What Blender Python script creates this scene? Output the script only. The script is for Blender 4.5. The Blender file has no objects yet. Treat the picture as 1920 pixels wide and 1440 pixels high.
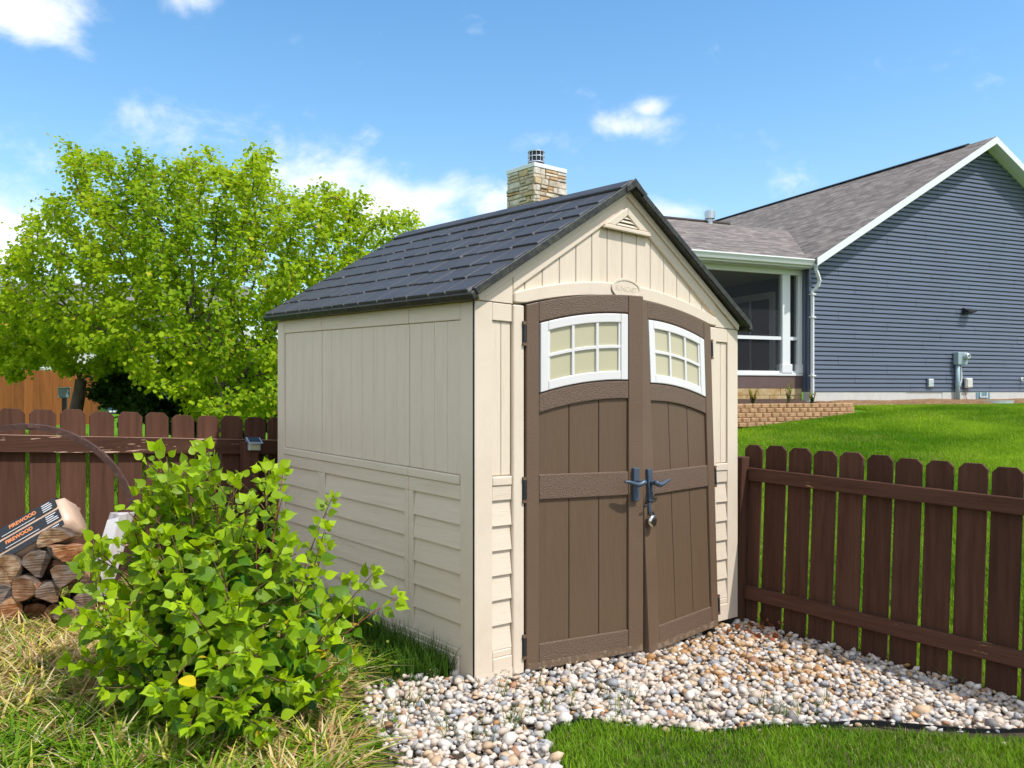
import bpy, bmesh, math, random
import numpy as np
from mathutils import Vector, Matrix, noise as mnoise

# ------------------------------------------------------------------ camera, sky, sun, exposure
sc = bpy.context.scene
COL = sc.collection
FPX, V0, ZC = 1565.0, 734.0, 1.413          # focal length in photo pixels, horizon row, eye height
cam = bpy.data.cameras.new('camera'); cam_o = bpy.data.objects.new('camera', cam); COL.objects.link(cam_o)
cam.sensor_width = 36.0; cam.lens = FPX / 1920 * 36.0; cam.shift_y = (V0 - 720) / 1920
cam.clip_start = 0.05; cam.clip_end = 2000
cam_o.location = (0, 0, ZC); cam_o.rotation_euler = (math.radians(90), 0, 0)
sc.camera = cam_o

SUN_AZ, SUN_EL = math.radians(-30), math.radians(56)   # azimuth from +X, counter-clockwise
to_sun = Vector((math.cos(SUN_AZ) * math.cos(SUN_EL), math.sin(SUN_AZ) * math.cos(SUN_EL), math.sin(SUN_EL)))
sun = bpy.data.lights.new('sun', 'SUN'); sun.energy = 2.55; sun.angle = math.radians(0.55); sun.color = (1.0, 0.965, 0.925)
sun_o = bpy.data.objects.new('sun', sun); COL.objects.link(sun_o)
sun_o.location = (6, -4, 12); sun_o.rotation_euler = to_sun.to_track_quat('Z', 'Y').to_euler()

sc.view_settings.view_transform = 'Standard'; sc.view_settings.look = 'None'
sc.view_settings.gamma = 1.0; sc.view_settings.exposure = 0.80; sc.view_settings.use_curve_mapping = False
cy = sc.cycles; cy.max_bounces = 5; cy.diffuse_bounces = 3; cy.glossy_bounces = 2; cy.transmission_bounces = 3; cy.transparent_max_bounces = 6
cy.adaptive_threshold = .02; cy.caustics_reflective = False; cy.caustics_refractive = False


def build_world():
    w = bpy.data.worlds.new('World'); sc.world = w; w.use_nodes = True
    nt = w.node_tree; N = nt.nodes; L = nt.links
    for n in list(N): N.remove(n)
    out = N.new('ShaderNodeOutputWorld'); bg = N.new('ShaderNodeBackground'); L.new(bg.outputs[0], out.inputs[0])
    bg.inputs[1].default_value = 0.15
    sky = N.new('ShaderNodeTexSky'); sky.sky_type = 'NISHITA'; sky.sun_disc = False
    sky.sun_elevation = SUN_EL; sky.sun_rotation = math.atan2(to_sun.x, to_sun.y)
    sky.air_density = 1.0; sky.dust_density = 0.6; sky.ozone_density = 1.6
    hsv = N.new('ShaderNodeHueSaturation'); hsv.inputs['Saturation'].default_value = 1.27; hsv.inputs['Hue'].default_value = 0.493
    hsv.inputs['Value'].default_value = 0.90
    L.new(sky.outputs[0], hsv.inputs['Color'])
    tc = N.new('ShaderNodeTexCoord'); sep = N.new('ShaderNodeSeparateXYZ'); L.new(tc.outputs['Generated'], sep.inputs[0])

    def mth(op, a, b=None, c=None, clamp=False):
        n = N.new('ShaderNodeMath'); n.operation = op; n.use_clamp = clamp
        for i, v in enumerate((a, b, c)):
            if v is None: continue
            if isinstance(v, (int, float)): n.inputs[i].default_value = v
            else: L.new(v, n.inputs[i])
        return n.outputs[0]
    az = mth('ARCTAN2', sep.outputs[0], sep.outputs[1])
    el = mth('ARCSINE', sep.outputs[2])
    comb = N.new('ShaderNodeCombineXYZ'); L.new(az, comb.inputs[0]); L.new(mth('MULTIPLY', el, 1.5), comb.inputs[1])
    nz = N.new('ShaderNodeTexNoise'); nz.inputs['Scale'].default_value = 11; nz.inputs['Detail'].default_value = 9
    nz.inputs['Roughness'].default_value = 0.6; nz.inputs['Distortion'].default_value = 0.25
    L.new(comb.outputs[0], nz.inputs['Vector'])
    total = None
    # clouds: direction (azimuth, elevation) and angular size, density
    spec = []
    for (u, v, ru, rv, dens) in [(5, 15, 112, 58, 1.15), (-40, 440, 175, 105, 1.15), (330, 255, 190, 75, .46), (270, 225, 60, 40, .60), (430, 300, 180, 90, .44),
                                 (590, 345, 170, 85, .95), (730, 385, 190, 70, 1.05), (950, 385, 130, 60, .8), (1265, 398, 95, 32, 1.1),
                                 (1180, 235, 85, 34, .92), (1215, 205, 40, 22, .9), (1060, 262, 90, 28, .5), (1450, 355, 120, 30, .42),
                                 (700, 258, 60, 30, .5), (355, -6, 60, 22, .8), (110, 310, 90, 40, .5), (560, 400, 260, 60, .6)]:
        a = math.atan((u - 960) / FPX); e = math.atan((V0 - v) / FPX * math.cos(a))
        spec.append((a, e, ru / FPX, rv / FPX, dens))
    for (a, e, ra, re, dens) in spec:
        dx = mth('MULTIPLY', mth('SUBTRACT', az, a), 1 / ra); dy = mth('MULTIPLY', mth('SUBTRACT', el, e), 1 / re)
        d2 = mth('MULTIPLY_ADD', dx, dx, mth('MULTIPLY', dy, dy))
        g = mth('MULTIPLY', mth('POWER', 2.718, mth('MULTIPLY', d2, -1.0)), dens)
        total = g if total is None else mth('MAXIMUM', total, g)
    # broken cloud over the unseen sky, added thicker to brighten the shaded sides
    n2 = N.new('ShaderNodeTexNoise'); n2.inputs['Scale'].default_value = 3.2; n2.inputs['Detail'].default_value = 2; L.new(tc.outputs['Generated'], n2.inputs['Vector'])
    away = mth('MULTIPLY', mth('SUBTRACT', mth('ABSOLUTE', az), .72), 5.0, None, True)
    total = mth('MAXIMUM', total, mth('MULTIPLY', mth('MULTIPLY', mth('SUBTRACT', n2.outputs[0], .32), 5.0), away))
    val = mth('ADD', total, mth('MULTIPLY', mth('SUBTRACT', nz.outputs[0], .5), 2.3))
    mr = N.new('ShaderNodeMapRange'); mr.interpolation_type = 'SMOOTHSTEP'
    L.new(val, mr.inputs['Value']); mr.inputs['From Min'].default_value = .22; mr.inputs['From Max'].default_value = 1.30
    fac = mth('MULTIPLY', mr.outputs[0], mth('GREATER_THAN', sep.outputs[2], 0.0))
    fac = mth('MULTIPLY', fac, .93)
    # pale air near the horizon
    hz = mth('MULTIPLY', mth('POWER', 2.718, mth('MULTIPLY', mth('MAXIMUM', el, 0), -6.0)), .55)
    mixh = N.new('ShaderNodeMix'); mixh.data_type = 'RGBA'; L.new(hz, mixh.inputs[0]); L.new(hsv.outputs[0], mixh.inputs[6])
    mixh.inputs[7].default_value = (2.95, 3.55, 3.95, 1)
    mixc = N.new('ShaderNodeMix'); mixc.data_type = 'RGBA'; L.new(fac, mixc.inputs[0]); L.new(mixh.outputs[2], mixc.inputs[6])
    mixc.inputs[7].default_value = (5.0, 5.0, 5.05, 1)
    L.new(mixc.outputs[2], bg.inputs[0])


build_world()
RNG = np.random.default_rng(7)
rnd = random.Random(11)


# ------------------------------------------------------------------ material helpers
MATS = {}


def mat(name, col, rough=.6, var=.12, scale=6., bump=0., bscale=60., spec=.5, stretch=(1, 1, 1), attr=False, col2=None, detail=5., metal=0., trans=0., coat=0., c2scale=None, c2pos=(.45, .62)):
    m = bpy.data.materials.new(name); m.use_nodes = True; MATS[name] = m
    nt = m.node_tree; N = nt.nodes; L = nt.links; b = N['Principled BSDF']
    b.inputs['Roughness'].default_value = rough; b.inputs['Specular IOR Level'].default_value = spec; b.inputs['Metallic'].default_value = metal
    if coat: b.inputs['Coat Weight'].default_value = coat
    tc = N.new('ShaderNodeTexCoord'); mp = N.new('ShaderNodeMapping'); mp.inputs['Scale'].default_value = stretch
    L.new(tc.outputs['Object'], mp.inputs[0])
    n1 = N.new('ShaderNodeTexNoise'); n1.inputs['Scale'].default_value = scale; n1.inputs['Detail'].default_value = detail
    L.new(mp.outputs[0], n1.inputs[0])
    mr = N.new('ShaderNodeMapRange'); mr.inputs['From Min'].default_value = .25; mr.inputs['From Max'].default_value = .75
    mr.inputs['To Min'].default_value = 1 - var; mr.inputs['To Max'].default_value = 1 + var; L.new(n1.outputs[0], mr.inputs['Value'])
    base = None
    if attr:
        at = N.new('ShaderNodeAttribute'); at.attribute_name = 'Col'; base = at.outputs['Color']
    if col2 is not None:
        n2 = N.new('ShaderNodeTexNoise'); n2.inputs['Scale'].default_value = c2scale or scale * 2.3; n2.inputs['Detail'].default_value = 8; L.new(mp.outputs[0], n2.inputs[0])
        n2.inputs['Roughness'].default_value = .62
        r2 = N.new('ShaderNodeMapRange'); r2.inputs['From Min'].default_value = c2pos[0]; r2.inputs['From Max'].default_value = c2pos[1]; L.new(n2.outputs[0], r2.inputs['Value'])
        mx = N.new('ShaderNodeMix'); mx.data_type = 'RGBA'; L.new(r2.outputs[0], mx.inputs[0])
        if base is not None: L.new(base, mx.inputs[6])
        else: mx.inputs[6].default_value = (*col, 1)
        mx.inputs[7].default_value = (*col2, 1); base = mx.outputs[2]
    mul = N.new('ShaderNodeMix'); mul.data_type = 'RGBA'; mul.blend_type = 'MULTIPLY'; mul.inputs[0].default_value = 1
    if base is None: mul.inputs[6].default_value = (*col, 1)
    else: L.new(base, mul.inputs[6])
    L.new(mr.outputs[0], mul.inputs[7]); L.new(mul.outputs[2], b.inputs['Base Color'])
    if bump:
        n3 = N.new('ShaderNodeTexNoise'); n3.inputs['Scale'].default_value = bscale; n3.inputs['Detail'].default_value = 6; L.new(mp.outputs[0], n3.inputs[0])
        bp = N.new('ShaderNodeBump'); bp.inputs['Strength'].default_value = bump; bp.inputs['Distance'].default_value = .01
        L.new(n3.outputs[0], bp.inputs['Height']); L.new(bp.outputs[0], b.inputs['Normal'])
    if trans:
        tr = N.new('ShaderNodeBsdfTranslucent'); ms = N.new('ShaderNodeMixShader'); ms.inputs[0].default_value = trans
        hs = N.new('ShaderNodeHueSaturation'); hs.inputs['Value'].default_value = 1.5; hs.inputs['Hue'].default_value = .485; L.new(mul.outputs[2], hs.inputs['Color'])
        L.new(hs.outputs[0], tr.inputs[0]); L.new(b.outputs[0], ms.inputs[1]); L.new(tr.outputs[0], ms.inputs[2])
        L.new(ms.outputs[0], N['Material Output'].inputs[0])
    return m


def woodgrain(name, col, dark, rough=.7, along=2, peel=None, peel_amt=.6, bump=.35, spec=.3, rotz=0.):
    """painted or raw wood, grain along one object axis"""
    st = [26, 26, 26]; st[along] = 1.6
    m = mat(name, col, rough, .16, 1.0, bump, 2.2, spec, tuple(st), col2=dark, c2scale=1.3, c2pos=(.42, .8))
    oi = m.node_tree.nodes.new('ShaderNodeObjectInfo'); orr = m.node_tree.nodes.new('ShaderNodeMapRange'); orr.inputs['To Min'].default_value = .80; orr.inputs['To Max'].default_value = 1.18
    m.node_tree.links.new(oi.outputs['Random'], orr.inputs['Value']); b0 = m.node_tree.nodes['Principled BSDF']; om = m.node_tree.nodes.new('ShaderNodeMix'); om.data_type = 'RGBA'; om.blend_type = 'MULTIPLY'; om.inputs[0].default_value = 1
    m.node_tree.links.new(b0.inputs['Base Color'].links[0].from_socket, om.inputs[6]); m.node_tree.links.new(orr.outputs[0], om.inputs[7]); m.node_tree.links.new(om.outputs[2], b0.inputs['Base Color'])
    if rotz:
        mp0 = next(n for n in m.node_tree.nodes if n.type == 'MAPPING'); mp0.vector_type = 'TEXTURE'; mp0.inputs['Rotation'].default_value = (0, 0, rotz); mp0.inputs['Scale'].default_value = tuple(1 / q for q in st)
    if peel:
        nt = m.node_tree; N = nt.nodes; L = nt.links; b = N['Principled BSDF']
        src = b.inputs['Base Color'].links[0].from_socket
        tc = N.new('ShaderNodeTexCoord'); mp = N.new('ShaderNodeMapping'); s2 = [60, 60, 60]; s2[along] = 7; mp.inputs['Scale'].default_value = s2
        mp.vector_type = 'TEXTURE'; mp.inputs['Rotation'].default_value = (0, 0, rotz); mp.inputs['Scale'].default_value = tuple(1 / q for q in s2)
        L.new(tc.outputs['Object'], mp.inputs[0]); n = N.new('ShaderNodeTexNoise'); n.inputs['Scale'].default_value = 1; n.inputs['Detail'].default_value = 6
        L.new(mp.outputs[0], n.inputs[0])
        nb = N.new('ShaderNodeTexNoise'); nb.inputs['Scale'].default_value = 2.2; L.new(tc.outputs['Object'], nb.inputs[0])
        ad = N.new('ShaderNodeMath'); ad.operation = 'MULTIPLY_ADD'; L.new(nb.outputs[0], ad.inputs[0]); ad.inputs[1].default_value = .55; L.new(n.outputs[0], ad.inputs[2])
        r = N.new('ShaderNodeMapRange'); r.inputs['From Min'].default_value = peel_amt; r.inputs['From Max'].default_value = peel_amt + .03
        L.new(ad.outputs[0], r.inputs['Value'])
        mx = N.new('ShaderNodeMix'); mx.data_type = 'RGBA'; L.new(r.outputs[0], mx.inputs[0]); L.new(src, mx.inputs[6]); mx.inputs[7].default_value = (*peel, 1)
        L.new(mx.outputs[2], b.inputs['Base Color'])
    return m


BEIGE = (.690, .590, .465)
DUSTY = (.600, .500, .375)
mat('beige_plastic', BEIGE, .48, .03, 2.5, .10, 90, .4, col2=DUSTY, c2scale=2.2, c2pos=(.50, .85))
mat('beige_grain_v', BEIGE, .5, .035, 3, .22, 4, .4, (40, 40, 3), col2=DUSTY, c2scale=.6, c2pos=(.50, .85))
mat('beige_grain_h', BEIGE, .5, .035, 3, .22, 4, .4, (3, 3, 60), col2=DUSTY, c2scale=.6, c2pos=(.50, .85))
mat('beige_dirty', BEIGE, .6, .05, 3, .1, 90, .3, col2=(.16, .13, .10), c2scale=45, c2pos=(.52, .62))
mat('brown_dusty', (.150, .100, .064), .7, .10, 30, .3, 120, .2, col2=(.30, .235, .165), c2scale=26, c2pos=(.50, .72))
mat('brown_plastic', (.135, .086, .053), .50, .06, 4, .25, 120, .4)
mat('brown_panel', (.120, .076, .044), .55, .06, 2, .28, 5, .35, (30, 30, 2.2))
mat('brown_rough', (.138, .088, .057), .52, .10, 60, .7, 170, .45)
mat('white_plastic', (.69, .68, .66), .45, .03, 4, 0, 1, .4)
mat('cream_pane', (.475, .445, .29), .12, .03, 2, 0, 1, .45)
mat('roof_plastic', (.060, .059, .062), .50, .16, 5, .20, 130, .28)
mat('roof_glint_edge', (.20, .20, .21), .45, .3, 30, 0, 1, .4)  # pale colour painted in for the sun glint along shingle joints
mat('roof_edge', (.018, .018, .020), .5, .2, 8, .1, 60, .4, col2=(.05, .055, .035), c2scale=40)
mat('black_plastic', (.012, .013, .015), .45, .2, 8, 0, 1, .4)
mat('dark_hinge', (.018, .022, .028), .4, .1, 8, 0, 1, .5)
mat('blue_grey_metal', (.052, .080, .115), .38, .1, 8, 0, 1, .5)
mat('steel', (.75, .73, .70), .22, .06, 20, 0, 1, .5, metal=1.)
mat('rust_metal', (.085, .046, .038), .7, .3, 18, .2, 80, .2, col2=(.16, .09, .075), c2scale=30, c2pos=(.55, .7))
woodgrain('fence_brown', (.100, .047, .030), (.055, .024, .015), .75, 2, spec=.12)
woodgrain('rail_peeling', (.100, .047, .030), (.055, .024, .015), .7, 0, peel=(.55, .36, .26), peel_amt=.935, spec=.12, rotz=math.radians(38.4))
woodgrain('rail_worn_sunlit', (.50, .31, .22), (.098, .044, .031), .8, 0, spec=.12, rotz=math.radians(38.4))  # bare worn wood; its pale tone also carries the sunlight on the top
woodgrain('rail_dark', (.100, .047, .030), (.055, .024, .015), .7, 0, peel=(.42, .24, .12), peel_amt=.985, spec=.12, rotz=math.radians(-49.85))
woodgrain('orange_cedar', (.24, .082, .015), (.14, .044, .009), .7, 2)
mat('siding_blue', (.100, .122, .172), .38, .06, 1.2, .05, 20, .5)
mat('trim_white', (.74, .76, .76), .5, .02, 3, 0, 1, .4)
mat('foundation', (.56, .55, .52), .85, .06, 8, .2, 60, .3)
mat('porch_stone', (.52, .40, .22), .85, .12, 3, .3, 40, .3, col2=(.36, .22, .08), c2scale=3)
mat('retaining_block', (.43, .26, .14), .9, .22, 14, .8, 45, .2)
mat('porch_brown', (.13, .085, .078), .7, .1, 4, 0, 1, .3)
mat('mulch', (.075, .048, .036), .95, .5, 30, .8, 90, .1, col2=(.20, .15, .12), c2scale=60, c2pos=(.6, .66))
mat('bare_soil', (.20, .115, .06), .95, .35, 7, .8, 40, .1, col2=(.36, .26, .15), c2scale=22, c2pos=(.52, .64))
mat('meter_grey', (.30, .39, .43), .5, .05, 5, 0, 1, .4)
mat('galvanized', (.55, .60, .63), .38, .12, 12, 0, 1, .5, metal=.7)
mat('interior_dark', (.028, .032, .048), .8, .1, 3, 0, 1, .3)
mat('window_glass', (.06, .075, .085), .06, .1, 2, 0, 1, .7)
mat('glass_block', (.16, .27, .32), .15, .35, 22, .3, 30, .6)
mat('chimney_mortar', (.36, .31, .24), .95, .1, 12, .3, 40, .2)
mat('chimney_cap', (.72, .76, .80), .45, .04, 4, 0, 1, .5)
mat('leaf_bush', (.1, .2, .01), .45, .10, 14, .08, 50, .28, attr=True, trans=.38)
mat('leaf_tree', (.1, .2, .01), .6, .08, 9, 0, 1, .15, attr=True, trans=.48)
mat('grass_blade', (.1, .2, .01), .6, .06, 9, 0, 1, .10, attr=True, trans=.3)
mat('bark', (.135, .105, .082), .9, .35, 14, .7, 40, .15, (1, 1, .35))
mat('twig', (.16, .10, .05), .75, .25, 20, 0, 1, .25)
mat('red_twig', (.30, .10, .06), .6, .25, 20, 0, 1, .3)
mat('pebble', (.5, .5, .5), .62, .12, 45, .12, 90, .35, attr=True)
mat('dirt', (.055, .042, .030), .95, .35, 12, .8, 60, .1)
mat('log_bark', (.085, .058, .042), .95, .4, 20, 1., 28, .1, (1, 1, 1), col2=(.19, .15, .12), c2scale=14)
mat('dead_leaf', (.26, .085, .03), .7, .3, 14, 0, 1, .3, attr=False, trans=.25)
mat('wrap_tan', (.58, .40, .29), .42, .07, 5, .35, 14, .5)
mat('print_black', (.020, .024, .030), .4, .08, 8, 0, 1, .45)
mat('print_orange', (.72, .26, .10), .5, .05, 8, 0, 1, .3)
mat('print_white', (.62, .62, .64), .5, .05, 8, 0, 1, .3)
mat('teal_paint', (.035, .085, .10), .6, .08, 5, 0, 1, .3)
mat('cream_siding', (.62, .60, .56), .7, .05, 3, 0, 1, .3)
mat('grey_roof_far', (.20, .19, .19), .9, .2, 4, 0, 1, .2)
mat('yellow_paint', (.62, .38, .05), .6, .06, 4, 0, 1, .3)
woodgrain('grey_wood', (.50, .47, .46), (.22, .20, .20), .85, 2, bump=.7)
mat('pale_wood', (.82, .81, .80), .8, .05, 6, .2, 50, .2)


def log_end_mat(name, c1, c2, c3):
    m = bpy.data.materials.new(name); m.use_nodes = True; MATS[name] = m
    nt = m.node_tree; N = nt.nodes; L = nt.links; b = N['Principled BSDF']; b.inputs['Roughness'].default_value = .9; b.inputs['Specular IOR Level'].default_value = .1
    tc = N.new('ShaderNodeTexCoord'); mp = N.new('ShaderNodeMapping'); mp.inputs['Scale'].default_value = (8, 8, 75); mp.inputs['Rotation'].default_value = (.3, .25, .4)
    L.new(tc.outputs['Object'], mp.inputs[0])
    n1 = N.new('ShaderNodeTexNoise'); n1.inputs['Scale'].default_value = 1.2; n1.inputs['Detail'].default_value = 6; L.new(mp.outputs[0], n1.inputs[0])
    n2 = N.new('ShaderNodeTexNoise'); n2.inputs['Scale'].default_value = 9; n2.inputs['Detail'].default_value = 5; L.new(tc.outputs['Object'], n2.inputs[0])
    r1 = N.new('ShaderNodeMapRange'); r1.inputs['From Min'].default_value = .42; r1.inputs['From Max'].default_value = .6; L.new(n1.outputs[0], r1.inputs['Value'])
    r2 = N.new('ShaderNodeMapRange'); r2.inputs['From Min'].default_value = .45; r2.inputs['From Max'].default_value = .62; L.new(n2.outputs[0], r2.inputs['Value'])
    m1 = N.new('ShaderNodeMix'); m1.data_type = 'RGBA'; m1.inputs[6].default_value = (*c1, 1); m1.inputs[7].default_value = (*c2, 1); L.new(r1.outputs[0], m1.inputs[0])
    m2 = N.new('ShaderNodeMix'); m2.data_type = 'RGBA'; L.new(m1.outputs[2], m2.inputs[6]); m2.inputs[7].default_value = (*c3, 1); L.new(r2.outputs[0], m2.inputs[0])
    L.new(m2.outputs[2], b.inputs['Base Color'])
    bp = N.new('ShaderNodeBump'); bp.inputs['Strength'].default_value = .8; bp.inputs['Distance'].default_value = .012; L.new(n1.outputs[0], bp.inputs['Height']); L.new(bp.outputs[0], b.inputs['Normal'])


log_end_mat('log_grey', (.085, .066, .054), (.23, .19, .16), (.15, .09, .055))
log_end_mat('log_orange', (.30, .12, .045), (.44, .26, .14), (.16, .06, .025))
log_end_mat('log_tan', (.26, .155, .085), (.44, .32, .21), (.16, .085, .04))
log_end_mat('log_split', (.32, .16, .09), (.44, .27, .17), (.20, .095, .05))


def shingle_mat():
    m = bpy.data.materials.new('house_shingles'); m.use_nodes = True; MATS['house_shingles'] = m
    nt = m.node_tree; N = nt.nodes; L = nt.links; b = N['Principled BSDF']; b.inputs['Roughness'].default_value = .9; b.inputs['Specular IOR Level'].default_value = .2
    tc = N.new('ShaderNodeTexCoord')
    br = N.new('ShaderNodeTexBrick'); br.inputs['Scale'].default_value = 1; br.inputs['Brick Width'].default_value = .30; br.inputs['Row Height'].default_value = .14
    br.inputs['Mortar Size'].default_value = .006; br.inputs['Mortar Smooth'].default_value = .2; br.offset = .37
    br.inputs['Color1'].default_value = (.245, .212, .188, 1); br.inputs['Color2'].default_value = (.140, .122, .110, 1); br.inputs['Mortar'].default_value = (.07, .058, .052, 1)
    L.new(tc.outputs['UV'], br.inputs['Vector'])
    n = N.new('ShaderNodeTexNoise'); n.inputs['Scale'].default_value = 2.2; n.inputs['Detail'].default_value = 6
    mp = N.new('ShaderNodeMapping'); mp.inputs['Scale'].default_value = (1.2, 5, 1); L.new(tc.outputs['UV'], mp.inputs[0]); L.new(mp.outputs[0], n.inputs[0])
    r = N.new('ShaderNodeMapRange'); r.inputs['From Min'].default_value = .3; r.inputs['From Max'].default_value = .7; r.inputs['To Min'].default_value = .66; r.inputs['To Max'].default_value = 1.35; L.new(n.outputs[0], r.inputs['Value'])
    mx = N.new('ShaderNodeMix'); mx.data_type = 'RGBA'; mx.blend_type = 'MULTIPLY'; mx.inputs[0].default_value = 1; L.new(br.outputs[0], mx.inputs[6]); L.new(r.outputs[0], mx.inputs[7])
    L.new(mx.outputs[2], b.inputs['Base Color'])
    bp = N.new('ShaderNodeBump'); bp.inputs['Strength'].default_value = .6; bp.inputs['Distance'].default_value = .01; L.new(br.outputs['Color'], bp.inputs['Height']); L.new(bp.outputs[0], b.inputs['Normal'])


shingle_mat()


def screen_mat():
    m = bpy.data.materials.new('porch_screen'); m.use_nodes = True; MATS['porch_screen'] = m
    nt = m.node_tree; N = nt.nodes; L = nt.links; b = N['Principled BSDF']; b.inputs['Base Color'].default_value = (.030, .032, .038, 1); b.inputs['Roughness'].default_value = .7
    tr = N.new('ShaderNodeBsdfTransparent'); ms = N.new('ShaderNodeMixShader'); ms.inputs[0].default_value = .28
    L.new(tr.outputs[0], ms.inputs[1]); L.new(b.outputs[0], ms.inputs[2]); L.new(ms.outputs[0], N['Material Output'].inputs[0])


screen_mat()


# ------------------------------------------------------------------ geometry helpers
ORG = {}


class Fr:
    """a local frame: origin and three axes (world = O + x*ex + y*ey + z*ez)"""
    def __init__(s, O, ex, ey, ez=(0, 0, 1), warp=None):
        s.O = Vector(O); s.ex = Vector(ex); s.ey = Vector(ey); s.ez = Vector(ez); s.warp = warp
    def p(s, x, y, z):
        if s.warp: x, y, z = s.warp(x, y, z)
        return s.O + s.ex * x + s.ey * y + s.ez * z


WORLD = Fr((0, 0, 0), (1, 0, 0), (0, 1, 0))


class MB:
    def __init__(s): s.v = []; s.f = []; s.m = []; s.c = []
    def add(s, vs, fs, mi=0, col=None):
        o = len(s.v); s.v += [tuple(v) for v in vs]; s.f += [tuple(i + o for i in f) for f in fs]; s.m += [mi] * len(fs)
        s.c += [col or (1, 1, 1)] * len(vs); return s
    def box(s, F, x0, x1, y0, y1, z0, z1, mi=0):
        vs = [F.p(x, y, z) for z in (z0, z1) for x, y in ((x0, y0), (x1, y0), (x1, y1), (x0, y1))]
        return s.add(vs, [(3, 2, 1, 0), (4, 5, 6, 7), (0, 1, 5, 4), (1, 2, 6, 5), (2, 3, 7, 6), (3, 0, 4, 7)], mi)
    def prism(s, F, pts, y0, y1, mi=0):
        """polygon of (x,z) points (counter-clockwise seen from -y) extruded from y0 to y1"""
        n = len(pts); vs = [F.p(x, y0, z) for x, z in pts] + [F.p(x, y1, z) for x, z in pts]
        fs = [tuple(range(n)), tuple(range(2 * n - 1, n - 1, -1))]
        fs += [((i + 1) % n, i, n + i, n + (i + 1) % n) for i in range(n)]
        return s.add(vs, fs, mi)
    def strip(s, F, lo, hi, y0, y1, mi=0):
        """band between two curves of equal length [(x,z)...], with thickness"""
        n = len(lo); vs = []
        for y in (y0, y1):
            vs += [F.p(x, y, z) for x, z in lo] + [F.p(x, y, z) for x, z in hi]
        fs = []; a, b, c, d = 0, n, 2 * n, 3 * n
        for i in range(n - 1):
            fs += [(a + i, a + i + 1, b + i + 1, b + i), (c + i + 1, c + i, d + i, d + i + 1),
                   (a + i + 1, a + i, c + i, c + i + 1), (b + i, b + i + 1, d + i + 1, d + i)]
        fs += [(a, b, d, c), (b + n - 1, a + n - 1, c + n - 1, d + n - 1)]
        return s.add(vs, fs, mi)
    def tube(s, path, rad, k=8, mi=0, cap=True):
        path = [Vector(p) for p in path]; n = len(path)
        if not hasattr(rad, '__len__'): rad = [rad] * n
        vs = []; prev = None
        for i in range(n):
            t = (path[min(i + 1, n - 1)] - path[max(i - 1, 0)]).normalized()
            if prev is None:
                a = Vector((0, 0, 1)) if abs(t.z) < .9 else Vector((1, 0, 0)); u = t.cross(a).normalized()
            else:
                u = (prev - t * prev.dot(t)).normalized()
            w = t.cross(u); prev = u
            vs += [path[i] + (u * math.cos(2 * math.pi * j / k) + w * math.sin(2 * math.pi * j / k)) * rad[i] for j in range(k)]
        fs = [(i * k + j, i * k + (j + 1) % k, (i + 1) * k + (j + 1) % k, (i + 1) * k + j) for i in range(n - 1) for j in range(k)]
        if cap: fs += [tuple(range(k - 1, -1, -1)), tuple((n - 1) * k + j for j in range(k))]
        return s.add(vs, fs, mi)
    def lathe(s, F, prof, k=20, mi=0):
        """profile of (radius, z) turned about the frame's z axis"""
        n = len(prof); vs = [F.p(r * math.cos(2 * math.pi * j / k), r * math.sin(2 * math.pi * j / k), z) for r, z in prof for j in range(k)]
        fs = [(i * k + j, i * k + (j + 1) % k, (i + 1) * k + (j + 1) % k, (i + 1) * k + j) for i in range(n - 1) for j in range(k)]
        fs += [tuple(range(k - 1, -1, -1)), tuple((n - 1) * k + j for j in range(k))]
        return s.add(vs, fs, mi)


def link(o, parent=None, label=None, cat=None, group=None, kind=None):
    COL.objects.link(o)
    if parent is not None: o.parent = parent
    if label: o['label'] = label
    if cat: o['category'] = cat
    if group: o['group'] = group
    if kind: o['kind'] = kind
    return o


def thing(name, loc, label, cat, group=None):
    o = bpy.data.objects.new(name, None); o.empty_display_size = .1; o.location = loc
    ORG[o.name] = Vector(loc)
    return link(o, None, label, cat, group)


def obj(name, mb, m, parent=None, bevel=0., smooth=False, fix=False, segs=1, **kw):
    """one mesh object; vertices are given in world space and stored relative to the thing's base"""
    if parent is not None: org = ORG[parent.name]
    else:
        a = np.array(mb.v); org = Vector((float(a[:, 0].mean()), float(a[:, 1].mean()), float(a[:, 2].min())))
    me = bpy.data.meshes.new(name)
    me.from_pydata([(x - org.x, y - org.y, z - org.z) for x, y, z in mb.v], [], mb.f)
    for mm in ([m] if isinstance(m, str) else m): me.materials.append(MATS[mm])
    if any(mb.m): me.polygons.foreach_set('material_index', mb.m)
    if any(c != (1, 1, 1) for c in mb.c):
        at = me.color_attributes.new('Col', 'FLOAT_COLOR', 'POINT'); at.data.foreach_set('color', [q for c in mb.c for q in (*c, 1)])
    if smooth: me.polygons.foreach_set('use_smooth', [True] * len(me.polygons))
    if fix:
        bm = bmesh.new(); bm.from_mesh(me); bmesh.ops.recalc_face_normals(bm, faces=bm.faces); bm.to_mesh(me); bm.free()
    me.update()
    o = bpy.data.objects.new(name, me)
    if parent is None: o.location = org; ORG[o.name] = org
    else: ORG[o.name] = org
    if bevel:
        b = o.modifiers.new('bevel', 'BEVEL'); b.width = bevel; b.segments = segs; b.limit_method = 'ANGLE'; b.angle_limit = math.radians(40)
    link(o, parent, **kw)
    return o


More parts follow.
